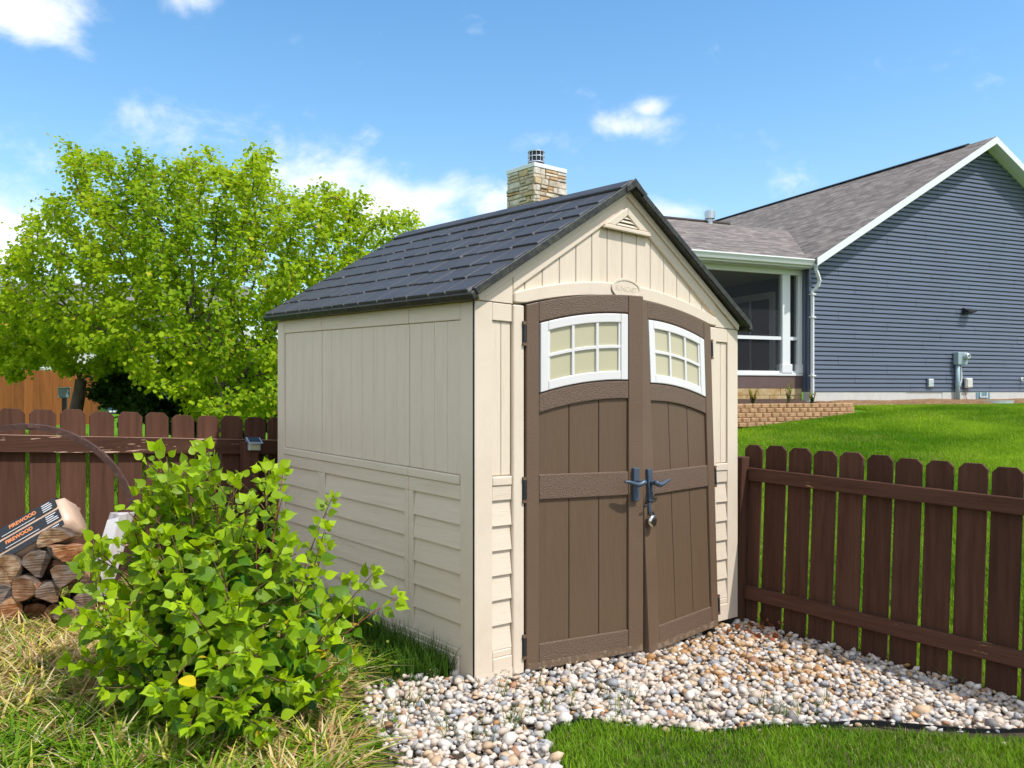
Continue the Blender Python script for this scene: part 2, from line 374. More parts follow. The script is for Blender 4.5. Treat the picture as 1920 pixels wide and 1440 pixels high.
def np_mesh(name, V, faces_list, cols, m, parent=None, smooth=False, org=None, **kw):
    """big mesh from arrays: V (n,3), faces_list = list of (k, index array (f,k)), cols (n,3)"""
    me = bpy.data.meshes.new(name)
    org = Vector(org) if org is not None else (ORG[parent.name] if parent is not None else Vector((0, 0, 0)))
    V = np.asarray(V, float) - np.array(org)
    me.vertices.add(len(V)); me.vertices.foreach_set('co', V.astype(np.float32).ravel())
    nl = sum(f.size for k, f in faces_list); npoly = sum(len(f) for k, f in faces_list)
    me.loops.add(nl); me.polygons.add(npoly)
    me.loops.foreach_set('vertex_index', np.concatenate([f.ravel() for k, f in faces_list]).astype(np.int32))
    ls = []; o = 0
    for k, f in faces_list:
        ls.append(o + np.arange(len(f)) * k); o += f.size
    me.polygons.foreach_set('loop_start', np.concatenate(ls).astype(np.int32))
    if smooth: me.polygons.foreach_set('use_smooth', np.ones(npoly, bool))
    if cols is not None:
        at = me.color_attributes.new('Col', 'FLOAT_COLOR', 'POINT')
        at.data.foreach_set('color', np.concatenate([np.clip(cols, 0, 1), np.ones((len(V), 1))], 1).astype(np.float32).ravel())
    me.materials.append(MATS[m]); me.update(calc_edges=True)
    ob = bpy.data.objects.new(name, me)
    if parent is None: ob.location = org
    ORG[ob.name] = org
    return link(ob, parent, **kw)


def vnoise(x, y, s, seed=0):
    """smooth value noise on arrays, 0..1"""
    r = np.random.default_rng(seed).random((64, 64)); x = np.asarray(x) * s + 100; y = np.asarray(y) * s + 100
    i = np.floor(x).astype(int); j = np.floor(y).astype(int); a = x - i; b = y - j; a = a * a * (3 - 2 * a); b = b * b * (3 - 2 * b)
    g = lambda p, q: r[p % 64, q % 64]
    return (g(i, j) * (1 - a) + g(i + 1, j) * a) * (1 - b) + (g(i, j + 1) * (1 - a) + g(i + 1, j + 1) * a) * b


# ------------------------------------------------------------------ terrain
AL = math.radians(40.15)
CA, SA = math.cos(AL), math.sin(AL)


def g(x, y):
    """height of the ground"""
    x = np.asarray(x, float); y = np.asarray(y, float)
    base = -.06 * np.clip(x, -3.5, 3.2) - .02
    q = (x - 1.66) * CA + (y - 5.36) * SA                 # beyond the right-hand fence
    r = (x + 1.907) * -SA + (y - 6.0) * CA                # beyond the left-hand fence
    s = np.clip(np.maximum(q, r * .63), 0, None)
    rise = np.where(s < 12.4, .103 * s, 1.277 + .03 * (1 - np.exp(-(s - 12.4) / 3)))
    return base + rise + (vnoise(x, y, .9, 3) - .5) * .03 * np.clip(s, .2, 1)


def at_ground(u, v):
    """where the sight line through a photo pixel meets the ground"""
    Y = 3.5
    for k in range(40):
        X = (u - 960) / FPX * Y; z = float(g(X, Y)); Yn = FPX * (ZC - z) / max(v - V0, 1); Y = .5 * Y + .5 * Yn
    return Vector(((u - 960) / FPX * Y, Y, z))


def at(u, v, Y): return Vector(((u - 960) / FPX * Y, Y, ZC - (v - V0) / FPX * Y))


def build_ground():
    xs = np.concatenate([np.linspace(-300, -16, 12)[:-1], np.linspace(-16, 20, 121), np.linspace(20, 300, 12)[1:]])
    ys = np.concatenate([np.linspace(-120, -2, 8)[:-1], np.linspace(-2, 26, 101), np.linspace(26, 600, 14)[1:]])
    X, Y = np.meshgrid(xs, ys); Z = g(X, Y); V = np.stack([X, Y, Z], 2).reshape(-1, 3)
    nx = len(xs); ny = len(ys); i, j = np.meshgrid(np.arange(nx - 1), np.arange(ny - 1)); a = (j * nx + i).ravel()
    F = np.stack([a, a + 1, a + nx + 1, a + nx], 1)
    q = (V[:, 0] - 1.66) * CA + (V[:, 1] - 5.36) * SA; r = (V[:, 0] + 1.907) * -SA + (V[:, 1] - 6.0) * CA
    lawn = np.clip(np.maximum(q, r) * 4, 0, 1)[:, None]
    n = vnoise(V[:, 0], V[:, 1], .6, 5)[:, None]
    C = lawn * (np.array([.080, .190, .008]) * (.8 + .4 * n)) + (1 - lawn) * (np.array([.075, .062, .036]) * (.8 + .4 * n))
    mat('ground_mix', (.1, .1, .05), .95, .3, 9, .6, 40, .1, attr=True)
    np_mesh('ground', V, [(4, F)], C, 'ground_mix', smooth=True, label='grassy ground of the yard rising towards the houses', kind='structure')


build_ground()

# ------------------------------------------------------------------ the shed
W, D, H = 2.13, 2.1875, 1.854
SX, SY = (889.5 - 960) / FPX * 4.0185, 4.0185
SH = Fr((SX, SY, 0), (CA, SA, -.0201), (-SA, CA, .0193))
GRASSY = []


def build_shed():
    root = thing('garden_shed', SH.p(W / 2, D / 2, -.05), 'beige plastic garden shed with brown double doors and black shingled roof', 'shed')
    obj('base', MB().box(SH, .015, W - .015, .015, D - .015, -.16, -.004), 'black_plastic', root, bevel=.004)
    # --- inner core behind the cladding
    core = MB().box(SH, .03, W - .03, .03, D - .03, -.003, H)
    obj('wall_core', core, 'beige_plastic', root)
    obj('loft_core', MB().prism(SH, [(-.004, H - .001), (W + .004, H - .001), (W + .004, 1.897), (W / 2, 2.562), (-.004, 1.897)], .031, D - .004), 'beige_plastic', root, fix=True)  # solid fill added to stop sun leaking through under the eaves

    # --- left side wall: three panels between corner posts
    def side(Fx, sgn, visible=True):
        """Fx: frame whose x runs from the front to the rear along the wall, y = into the shed"""
        segs = [(.110, .571), (.571, 1.5625), (1.5625, 2.090)]
        for k, (a, b) in enumerate(segs):
            a += .0015; b -= .0015
            pan = obj('side_panel', MB().box(Fx, a, b, .012, .030, .004, H - .002), 'beige_plastic', root)
            obj('head_band', MB().box(Fx, a, b, -.004, .012, 1.764, H - .003), 'beige_grain_h', pan, bevel=.003)
            lo = a + (.045 if k > 0 else .0) ; hi = b - (.045 if k < 2 else .0)
            if k == 0: lo = a
            n = (4, 8, 4)[k]
            for i in range(n):
                x0 = a + (b - a) * i / n; x1 = a + (b - a) * (i + 1) / n
                obj('plank', MB().box(Fx, x0 + .0007, x1 - .0007, .003, .012, 1.001, 1.762), 'beige_grain_v', pan, bevel=.0022)
            obj('trim_band', MB().prism(Fx, [(a, .952), (b, .952), (b, .997), (a, .997)], -.012, .012), 'beige_grain_h', pan, bevel=.004)
            obj('lower_band', MB().box(Fx, a, b, -.004, .012, .878, .951), 'beige_grain_h', pan, bevel=.002)
            l0 = a + (.0 if k == 0 else .043); l1 = b - (.0 if k == 2 else .043)
            if k > 0: obj('stile', MB().box(Fx, a, l0 - .002, -.004, .012, .143, .877), 'beige_plastic', pan, bevel=.003)
            if k < 2: obj('stile', MB().box(Fx, l1 + .002, b, -.004, .012, .143, .877), 'beige_plastic', pan, bevel=.003)
            for i in range(6):
                z1 = .876 - .122 * i; z0 = z1 - .122
                m = MB(); vs = [Fx.p(x, y, z) for x in (l0, l1) for y, z in ((.0105, z1), (-.0025, z0 + .001), (.012, z0 + .001), (.012, z1))]
                m.add(vs, [(0, 1, 5, 4), (1, 2, 6, 5), (2, 3, 7, 6), (3, 0, 4, 7), (3, 2, 1, 0), (4, 5, 6, 7)])
                obj('lap', m, 'beige_grain_h', pan, fix=True)
            obj('ledge', MB().box(Fx, a, b, -.006, .012, .108, .142), 'beige_plastic', pan, bevel=.005)
            obj('skirt', MB().box(Fx, a, b, -.014, .012, .002, .1075), 'beige_grain_h', pan, bevel=.005)
    L = Fr(SH.O, SH.ey, SH.ex); side(L, 1)
    R = Fr(SH.p(W, 0, 0), SH.ey, -SH.ex); side(R, -1)
    rear = MB().box(SH, .11, W - .11, D - .012, D, .0, H); obj('rear_panel', rear, 'beige_grain_v', root)
    for (x, y) in ((0, D), (W, D)):
        x0, x1 = (x - .006, x + .1) if x == 0 else (x - .1, x + .006)
        obj('corner_post', MB().box(SH, x0, x1, D - .097, D + .006, .002, H - .004), 'beige_plastic', root, bevel=.006)
    # front corner posts: side leaf and front leaf with a dark joint between
    for x in (0, W):
        s = 1 if x == 0 else -1
        a, b = sorted((x - .006 * s, x + .03 * s))
        obj('corner_post', MB().box(SH, a, b, .004, .1085, .002, H - .004), 'beige_plastic', root, bevel=.004)
    for x in (0, W):
        s = 1 if x == 0 else -1; a, b = sorted((x - .0072 * s, x - .001 * s))
        obj('corner_joint', MB().box(SH, a, b, -.0035, .0035, .003, H - .006), 'black_plastic', root)
    # --- front wall panels either side of the doors
    for x in (0, W):
        s = 1 if x == 0 else -1
        X = lambda q: x + s * q
        bx = lambda m, q0, q1, y0, y1, z0, z1: m.box(SH, min(X(q0), X(q1)), max(X(q0), X(q1)), y0, y1, z0, z1)
        pan = obj('front_panel', bx(MB(), .002, .300, .008, .03, .0, H - .002), 'beige_plastic', root)
        obj('post_face', bx(MB(), -.005, .104, -.010, -.0042, .002, H - .003), 'beige_plastic', pan, bevel=.0025)
        obj('post_core', bx(MB(), .002, .103, -.0041, .0075, .002, H - .003), 'beige_plastic', pan)
        obj('head_band', bx(MB(), .1045, .229, -.0095, .0075, 1.764, H - .003), 'beige_plastic', pan, bevel=.003)
        obj('jamb', bx(MB(), .2315, .303, -.018, .0075, .002, H - .003), 'beige_plastic', pan, bevel=.005)
        for i in range(2):
            obj('plank', bx(MB(), .106 + .061 * i, .165 + .062 * i, .001, .0078, 1.001, 1.762), 'beige_grain_v', pan, bevel=.003)
        obj('trim_band', bx(MB(), .1045, .229, -.012, .0075, .952, .997), 'beige_grain_h', pan, bevel=.004)
        obj('lower_band', bx(MB(), .1045, .229, -.006, .0075, .878, .951), 'beige_grain_h', pan, bevel=.003)
        for i in range(6):
            z1 = .876 - .122 * i; z0 = z1 - .122; q0, q1 = sorted((X(.1045), X(.229)))
            m = MB(); vs = [SH.p(xx, y, z) for xx in (q0, q1) for y, z in ((.0065, z1), (-.0065, z0 + .001), (.0075, z0 + .001), (.0075, z1))]
            m.add(vs, [(0, 1, 5, 4), (1, 2, 6, 5), (2, 3, 7, 6), (3, 0, 4, 7), (3, 2, 1, 0), (4, 5, 6, 7)])
            obj('lap', m, 'beige_grain_h', pan, fix=True)
        obj('ledge', bx(MB(), .1045, .229, -.009, .0075, .108, .142), 'beige_plastic', pan, bevel=.004)
        obj('skirt', bx(MB(), .1045, .229, -.013, .0075, .002, .1075), 'beige_plastic', pan, bevel=.004)
        if x == 0:
            obj('mud_splash', bx(MB(), -.001, .228, -.0145, -.0132, .0, .045), 'beige_dirty', pan)
    # dark void behind the doors
    obj('door_opening', MB().box(SH, .306, W - .306, .006, .03, .0, 1.90), 'black_plastic', root)
    obj('threshold', MB().box(SH, .30, W - .30, -.065, .02, -.10, -.012), 'black_plastic', root, bevel=.006)

    # --- gable
    c = W / 2; TAN = (2.545 - H) / c
    rake = lambda x: H + TAN * (c - abs(x - c))
    AX = np.linspace(.235, W - .235, 41)
    arch_hi = lambda x: 1.912 + .125 * (1 - ((x - c) / (c - .235)) ** 2)
    arch_lo = lambda x: 1.862 + .098 * (1 - ((x - c) / (c - .30)) ** 2) if abs(x - c) < c - .30 else 1.862
    gb = obj('gable', MB().prism(SH, [(.004, H + .002), (W - .004, H + .002), (c, rake(c) + .03)], .010, .030), 'beige_plastic', root)
    for s in (-1, 1):                                     # gable foot each side, under the rake board
        X = lambda q: c + s * (c - q)
        pts = [(X(0), H + .001), (X(.233), H + .001), (X(.233), rake(.233) - .085)]
        pts = pts if s < 0 else pts[::-1]
        if s < 0: pts = [(X(0), H + .001), (X(.233), H + .001), (X(.233), rake(.233) + .0), ]
        else: pts = [(X(.233), H + .001), (X(0), H + .001), (X(.233), rake(.233))]
        obj('gable_foot', MB().prism(SH, pts, -.011, .0095), 'beige_plastic', gb, bevel=.002)
        # rake board
        lo = [(X(.2345), rake(.2345) - .085), (X(c - .0), rake(c) - .085)]; hi = [(X(.2345), rake(.2345)), (X(c), rake(c))]
        if s > 0: lo, hi = lo[::-1], hi[::-1]
        obj('rake_board', MB().strip(SH, lo, hi, -.014, .0095), 'beige_plastic', gb, bevel=.003)
        lo = [(X(.01), rake(.01) - .012), (X(c), rake(c) - .016)]; hi = [(X(.0), rake(0) + .03), (X(c), rake(c) + .03)]
        if s > 0: lo, hi = lo[::-1], hi[::-1]
        obj('barge_strip', MB().strip(SH, lo, hi, -.028, -.0145), 'beige_plastic', gb, bevel=.003)
    # vertical boards of the gable
    pitch = .121; edges = [c - .016 + pitch * k for k in range(-7, 8)]
    for x0, x1 in zip(edges[:-1], edges[1:]):
        a, b = max(x0 + .002, .236), min(x1 - .002, W - .236)
        if b <= a: continue
        xs = sorted({a, b} | ({c} if a < c < b else set()) | {a + (b - a) * t for t in (.33, .66)})
        lo = [(x, arch_hi(x) - .02) for x in xs]; hi = [(x, max(rake(x) - .08, arch_hi(x) - .018)) for x in xs]
        if max(h[1] - l[1] for l, h in zip(lo, hi)) < .01: continue
        obj('board', MB().strip(SH, lo, hi, .002, .0097), 'beige_grain_v', gb, bevel=.003)
    # arched head over the doors
    obj('arch_head', MB().strip(SH, [(x, arch_lo(x)) for x in AX], [(x, arch_hi(x)) for x in AX], -.022, .0095), 'beige_plastic', gb, bevel=.006)
    # vent
    vt = obj('vent', MB().strip(SH, [(c - .195, 2.328), (c, 2.328), (c + .195, 2.328)], [(c - .186, 2.352), (c, 2.352), (c + .186, 2.352)], -.034, -.0145), 'beige_plastic', root, bevel=.004)
    for s in (-1, 1):
        lo = [(c + s * .100, 2.3535), (c, 2.422)]; hi = [(c + s * .180, 2.3535), (c, 2.468)]
        if s > 0: lo, hi = lo[::-1], hi[::-1]
        obj('vent_frame', MB().strip(SH, lo, hi, -.029, -.0145), 'beige_plastic', vt, bevel=.004)
    obj('vent_void', MB().prism(SH, [(c - .10, 2.3532), (c + .10, 2.3532), (c, 2.423)], -.0165, -.0143), 'black_plastic', vt)
    for k in range(3):
        z = 2.360 + .021 * k; w = .098 * (2.424 - z) / .07
        m = MB(); vs = [SH.p(x, y, zz) for x in (c - w, c + w) for y, zz in ((-.0168, z + .014), (-.026, z), (-.024, z - .003), (-.0168, z + .011))]
        m.add(vs, [(0, 1, 5, 4), (1, 2, 6, 5), (2, 3, 7, 6), (3, 0, 4, 7), (3, 2, 1, 0), (4, 5, 6, 7)])
        obj('louver', m, 'beige_plastic', vt, fix=True)
    # oval maker's plate
    ecx, ecz = c - .012, 2.008
    n = 40; EL = lambda a, b: [(ecx + a * math.cos(t), ecz + b * math.sin(t)) for t in [2 * math.pi * i / n for i in range(n)]]
    pl = obj('name_plate', MB().prism(SH, EL(.118, .057), -.027, -.0225), 'beige_plastic', root, bevel=.002)
    ring = MB(); o1, o2 = EL(.122, .061), EL(.104, .046)
    ring.strip(SH, o2 + [o2[0]], o1 + [o1[0]], -.0305, -.0272)
    obj('plate_rim', ring, 'beige_plastic', pl, bevel=.002)
    cu = bpy.data.curves.new('plate_text', 'FONT'); cu.body = 'SUNCAST'; cu.size = .040; cu.align_x = 'CENTER'; cu.align_y = 'CENTER'; cu.extrude = .0008; cu.offset = .0006
    to = bpy.data.objects.new('tmp', cu); COL.objects.link(to); bpy.context.view_layer.update()
    me = bpy.data.meshes.new_from_object(to.evaluated_get(bpy.context.evaluated_depsgraph_get())); bpy.data.objects.remove(to)
    tm = MB(); tm.add([SH.p(ecx + v.co.x * 1.02, -.0276 - v.co.z, ecz + v.co.y) for v in me.vertices], [tuple(p.vertices) for p in me.polygons])
    obj('lettering', tm, 'beige_plastic', pl)

    # --- doors
    def door(P0, P1, mirror, warp=None):
        a = SH.p(*P0, 0); b = SH.p(*P1, 0); ex = (b - a); Lw = ex.length; ex = ex / Lw
        ey = Vector((-ex.y, ex.x, 0)).normalized()
        if mirror: ey = -ey                               # always into the shed
        fr = Fr(a, ex, ey, (0, 0, 1), warp)
        arc = lambda s: 1 - (1 - s) ** 2
        S = [i / 16 for i in range(17)]
        top = lambda s: 1.857 + .104 * arc(s)
        dr = obj('door', MB().strip(fr, [(s * Lw, .012) for s in S], [(s * Lw, top(s) - .004) for s in S], .012, .038), 'brown_plastic', root, fix=True)
        s0, s1 = .0997, .864
        cut = lambda u0, u1: [u0 + (u1 - u0) * i / 12 for i in range(13)]
        st = lambda nm, u0, u1, lo, hi, y0, y1, mt, bv, par=dr: obj(nm, MB().strip(fr, [(s * Lw, lo(s)) for s in cut(u0, u1)], [(s * Lw, hi(s)) for s in cut(u0, u1)], y0, y1), mt, par, bevel=bv, fix=True, segs=2)
        K = lambda z: (lambda s: z)
        st('stile', 0, s0, K(.010), top, -.008, .014, 'brown_plastic', .005)
        st('stile', s1, 1, K(.010), top, -.008, .014, 'brown_plastic', .005)
        e = .0012
        st('rail', s0 + e, s1 - e, K(.010), K(.140), -.007, .014, 'brown_rough', .005)
        st('rail', s0 + e, s1 - e, K(.871), K(1.0), -.007, .014, 'brown_rough', .005)
        A2 = lambda s: 1.312 + .084 * arc((s - s0) / (s1 - s0)); A3 = lambda s: 1.408 + .084 * arc((s - s0) / (s1 - s0))
        st('rail', s0 + e, s1 - e, A2, A3, -.007, .014, 'brown_rough', .005)
        A4 = lambda s: 1.774 + .088 * arc((s - s0) / (s1 - s0))
        st('rail', s0 + e, s1 - e, A4, top, -.007, .014, 'brown_rough', .005)
        for i in range(3):
            u0 = s0 + (s1 - s0) * i / 3 + .003; u1 = s0 + (s1 - s0) * (i + 1) / 3 - .003
            st('board', u0, u1, K(.128), K(.884), .0055, .0125, 'brown_panel', .003)
            st('board', u0, u1, K(.988), lambda s: A2(s) + .012, .0055, .0125, 'brown_panel', .003)
        # window
        w0, w1 = s0 + .010, s1 - .010; fw = .062
        wb = lambda s: A3(s) + .006; wt = lambda s: A4(s) - .008
        pane_m = st('window', w0, w1, wb, wt, .004, .0118, 'white_plastic', .002)
        f = lambda nm, u0, u1, lo, hi, y0, y1, mt, bv: st(nm, u0, u1, lo, hi, y0, y1, mt, bv, pane_m)
        fz = .048
        f('frame', w0, w0 + fw, wb, wt, -.012, .0035, 'white_plastic', .005); f('frame', w1 - fw, w1, wb, wt, -.012, .0035, 'white_plastic', .005)
        f('frame', w0 + fw + e, w1 - fw - e, wb, lambda s: wb(s) + fz, -.012, .0035, 'white_plastic', .005)
        f('frame', w0 + fw + e, w1 - fw - e, lambda s: wt(s) - fz, wt, -.012, .0035, 'white_plastic', .005)
        i0, i1 = w0 + fw, w1 - fw; ib = lambda s: wb(s) + fz; it = lambda s: wt(s) - fz
        # inner moulding
        f('moulding', i0 + .001, i0 + .018, ib, it, -.006, .003, 'white_plastic', .002); f('moulding', i1 - .018, i1 - .001, ib, it, -.006, .003, 'white_plastic', .002)
        mid = lambda s: (ib(s) + it(s)) / 2
        mw = .011
        for k in (1, 2):
            q = i0 + (i1 - i0) * k / 3
            f('muntin', q - mw, q + mw, ib, it, -.009, .0032, 'white_plastic', .003)
        f('muntin', i0, i1, lambda s: mid(s) - .009, lambda s: mid(s) + .009, -.0085, .0031, 'white_plastic', .003)
        for k in range(3):
            q0 = i0 + (i1 - i0) * k / 3 + mw * .9; q1 = i0 + (i1 - i0) * (k + 1) / 3 - mw * .9
            f('pane', q0, q1, ib, mid, .0020, .0036, 'cream_pane', 0); f('pane', q0, q1, mid, it, .0020, .0036, 'cream_pane', 0)
        obj('mud_splash', MB().box(fr, .006, Lw - .006, -.0092, -.0082, .014, .050), 'brown_dusty', dr)
        # hinges
        for z0, z1 in ((1.650, 1.772), (.860, .990), (.075, .197)):
            h = obj('hinge', MB().box(fr, -.022, -.001, -.004, .012, z0, z1), 'dark_hinge', dr, bevel=.002)
            obj('pin', MB().tube([fr.p(-.011, -.006, z0 + .018), fr.p(-.011, -.006, z1 - .018)], .008, 8), 'dark_hinge', h)
            obj('knuckle', MB().box(fr, -.021, -.001, -.010, -.0045, z0, z0 + .016).box(fr, -.021, -.001, -.010, -.0045, z1 - .016, z1), 'brown_plastic', h)
        return fr, Lw, dr

    fl, Lw, dl = door((.309, -.022), (1.0600, -.139), False)

    def warp(x, y, z):                                    # the right leaf is twisted: tucked behind the left one at the top, standing out at the foot
        k = 1 - min(max(z / 1.86, 0), 1)
        return x, y + .058 * (1 - k) * (x / .77) - .055 * k * (1 - .45 * x / .77), z - .012 * (x / .77)
    fr_, Lw2, dr2 = door((W - .309, -.022), (1.0725, -.137), True, warp)
    # --- handles
    def handle(F, xc, zc, s, par, stand=.05):
        pl = obj('handle_plate', MB().box(F, xc - .019, xc + .019, -.030, -.0085, zc - .105, zc + .075), 'blue_grey_metal', par, bevel=.003)
        obj('spindle', MB().tube([F.p(xc, -.030, zc), F.p(xc, -.030 - stand, zc)], .012, 12), 'blue_grey_metal', pl)
        y = -.030 - stand + .008
        path = []; rad = []
        for i in range(13):
            t = i / 12; path.append(F.p(xc + s * (.140 * t - .020), y - .004 * math.sin(t * 3.1), zc + .004 - .013 * math.sin(t * math.pi) - .006 * math.sin(t * 2 * math.pi) + .004 * t))
            rad.append(.0155 - .008 * t if t < .9 else .006)
        obj('lever', MB().tube(path, rad, 8), 'blue_grey_metal', pl, smooth=True)
    handle(fl, Lw * .915, .945, -1, dl)
    handle(fr_, Lw2 * .942, .945, -1, dr2)
    # hasp on the meeting edge
    hs = obj('hasp', MB().box(fr_, Lw2 * .947 - .008, Lw2 * .947 + .010, -.024, -.009, .775, .838), 'blue_grey_metal', dr2, bevel=.003)
    obj('staple', MB().tube([fr_.p(Lw2 * .985, -.01, .835), fr_.p(Lw2 * 1.0, -.035, .832), fr_.p(Lw2 * 1.02, -.045, .825), fr_.p(Lw2 * 1.05, -.04, .82)], .005, 6), 'dark_hinge', hs)

    # --- roof
    zr = 2.596; xe = -.074; ze = 1.878; y0, y1 = -.075, D + .075; yl = y1 - y0
    for s in (1, -1):
        def P(t, y, h):                                   # t: 0 at the ridge .. 1 at the eave, h: height above the deck
            x = c - s * (c - xe) * t; z = zr + (ze - zr) * t
            n = Vector((-s * (zr - ze), 0, c - xe)).normalized()
            return SH.p(x + n.x * h, y, z + n.z * h)
        def slab(m, t0, t1, ya, yb, h0a, h0b, h1a, h1b, mi=0, mi2=None):
            """from t0 (up) to t1 (down): bottom heights h0a,h0b, top heights h1a,h1b"""
            vs = [P(t, y, h) for (t, hs_) in ((t0, (h0a, h1a)), (t1, (h0b, h1b))) for h in hs_ for y in (ya, yb)]
            fs = [(0, 1, 3, 2), (4, 6, 7, 5), (0, 4, 5, 1), (2, 3, 7, 6), (0, 2, 6, 4), (1, 5, 7, 3)]
            m.add(vs, fs, mi)
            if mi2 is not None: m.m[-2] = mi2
            return m
        rp = obj('roof', slab(MB(), .0, 1.0, y0, y1, -.022, -.022, -.006, -.006), 'roof_edge', root, fix=True)
        slope_len = math.hypot(c - xe, zr - ze)
        # eave lip and verge edges
        obj('eave_lip', slab(MB(), .985, 1.006, y0 - .004, y1 + .004, -.036, -.036, .004, .001), 'roof_edge', rp, bevel=.005, fix=True)
        for ya, yb in ((y0 - .006, y0 + .022), (y1 - .022, y1 + .006)):
            obj('verge', slab(MB(), .02, .984, ya, yb, -.026, -.026, .014, .014), 'roof_edge', rp, bevel=.005, fix=True)
        rows = 7; t_start = .085; rr = random.Random(5 if s > 0 else 9)
        for r in range(rows):
            ta = t_start + (1 - t_start) * r / rows; tb = t_start + (1 - t_start) * (r + 1) / rows
            y = y0 + .024; cutp = y0 + yl * .52
            while y < y1 - .03:
                w = rr.uniform(.105, .205)
                if y < cutp < y + w + .06: w = cutp - y
                if y + w > y1 - .10: w = y1 - .024 - y
                jog = rr.choice((0, 0, .006, .010, .016)) / slope_len if r < rows - 1 else 0
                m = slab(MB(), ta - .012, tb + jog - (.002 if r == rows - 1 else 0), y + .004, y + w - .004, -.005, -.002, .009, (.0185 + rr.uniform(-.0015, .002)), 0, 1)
                obj('shingle', m, ['roof_plastic', 'roof_glint_edge'], rp, bevel=.003, fix=True)
                y += w
        obj('ridge_cap', slab(MB(), -.004, .088, y0 - .004, y0 + yl * .52 - .002, -.004, .0, .022, .026), 'roof_plastic', rp, bevel=.005, fix=True)
        obj('ridge_cap', slab(MB(), -.004, .088, y0 + yl * .52 + .002, y1 + .004, -.004, .0, .022, .026), 'roof_plastic', rp, bevel=.005, fix=True)
    obj('ridge_end', MB().prism(SH, [(c - .07, zr - .066), (c, zr - .024), (c + .07, zr - .066), (c + .075, zr - .030), (c, zr + .028), (c - .075, zr - .030)], y0 - .014, y0 - .0065), 'roof_edge', root, bevel=.004, fix=True)
    # padlock hangs from the hasp: a thing of its own
    P = fr_.p(Lw2 * .965, -.040, .735)
    pk = thing('padlock', P, 'round silver padlock hanging from the hasp on the brown shed doors', 'padlock')
    LF = Fr(P, fr_.ez, fr_.ex, fr_.ey)
    LF = Fr(P, Vector((0, 0, 1)), fr_.ex.normalized(), fr_.ey.normalized())
    obj('body', MB().lathe(LF, [(.006, -.013), (.028, -.013), (.034, -.008), (.035, 0), (.034, .008), (.028, .013), (.006, .013)], 28), 'steel', pk, smooth=True)
    obj('shackle', MB().tube([LF.p(.020 + .030 * math.sin(a), .020 * math.cos(a), 0) for a in [math.pi * i / 8 for i in range(9)]], .005, 8), 'dark_hinge', pk)
    obj('keyhole', MB().box(LF, -.012, .010, -.006, .006, -.0142, -.0131), 'dark_hinge', pk)
    return root


build_shed()


# ------------------------------------------------------------------ fences
def dog_ear(F, x, w, z0, z1, y0, y1, c=.030):
    return MB().prism(F, [(x, z0), (x + w, z0), (x + w, z1 - c), (x + w - c, z1), (x + c, z1), (x, z1 - c)], y0, y1)


def fence_right():
    O = Vector((1.605, 5.4, 0)); ex = Vector((SA, -CA, 0)); ez_lean = Vector((.034, .0, 1.0))
    F = Fr(O, ex, Vector((CA, SA, 0)), ez_lean)              # x towards the camera along the fence, y away beyond the fence
    root = thing('picket_fence', F.p(1.0, 0, -.15), 'dark brown picket fence in shade beside the gravel bed', 'fence')
    zt = lambda x: 1.062 - .027 * x; zb = lambda x: -.14 - .03 * x
    rr = random.Random(2)
    x = -.158; k = 0
    while x < 3.3:
        w = .148 + rr.uniform(-.003, .003)
        if k == 0: w = .130
        dy = rr.uniform(-.003, .003)
        obj('picket', dog_ear(F, x, w, zb(x) - .10, zt(x) + rr.uniform(-.004, .006), .001 + dy, .020 + dy), 'fence_brown', root, bevel=.002, fix=True)
        x += .169 if k else .158; k += 1
    sl = lambda z0, h: [(-.10, z0), (3.45, z0 - .0285 * 3.55), (3.45, z0 - .0285 * 3.55 + h), (-.10, z0 + h)]
    # rail faces: built in a frame along the rail so that the grain follows it
    obj('rail', MB().prism(F, sl(.832, .085), -.040, -.0035), 'rail_dark', root, bevel=.004, fix=True)
    obj('rail', MB().prism(F, sl(.062, .085), -.040, -.0035), 'rail_dark', root, bevel=.004, fix=True)
    Fp = Fr(O, ex, Vector((CA, SA, 0)), (.03, 0, 1))
    obj('post', MB().box(Fp, -.195, -.105, -.095, -.004, -.3, .985), 'fence_brown', root, bevel=.004)


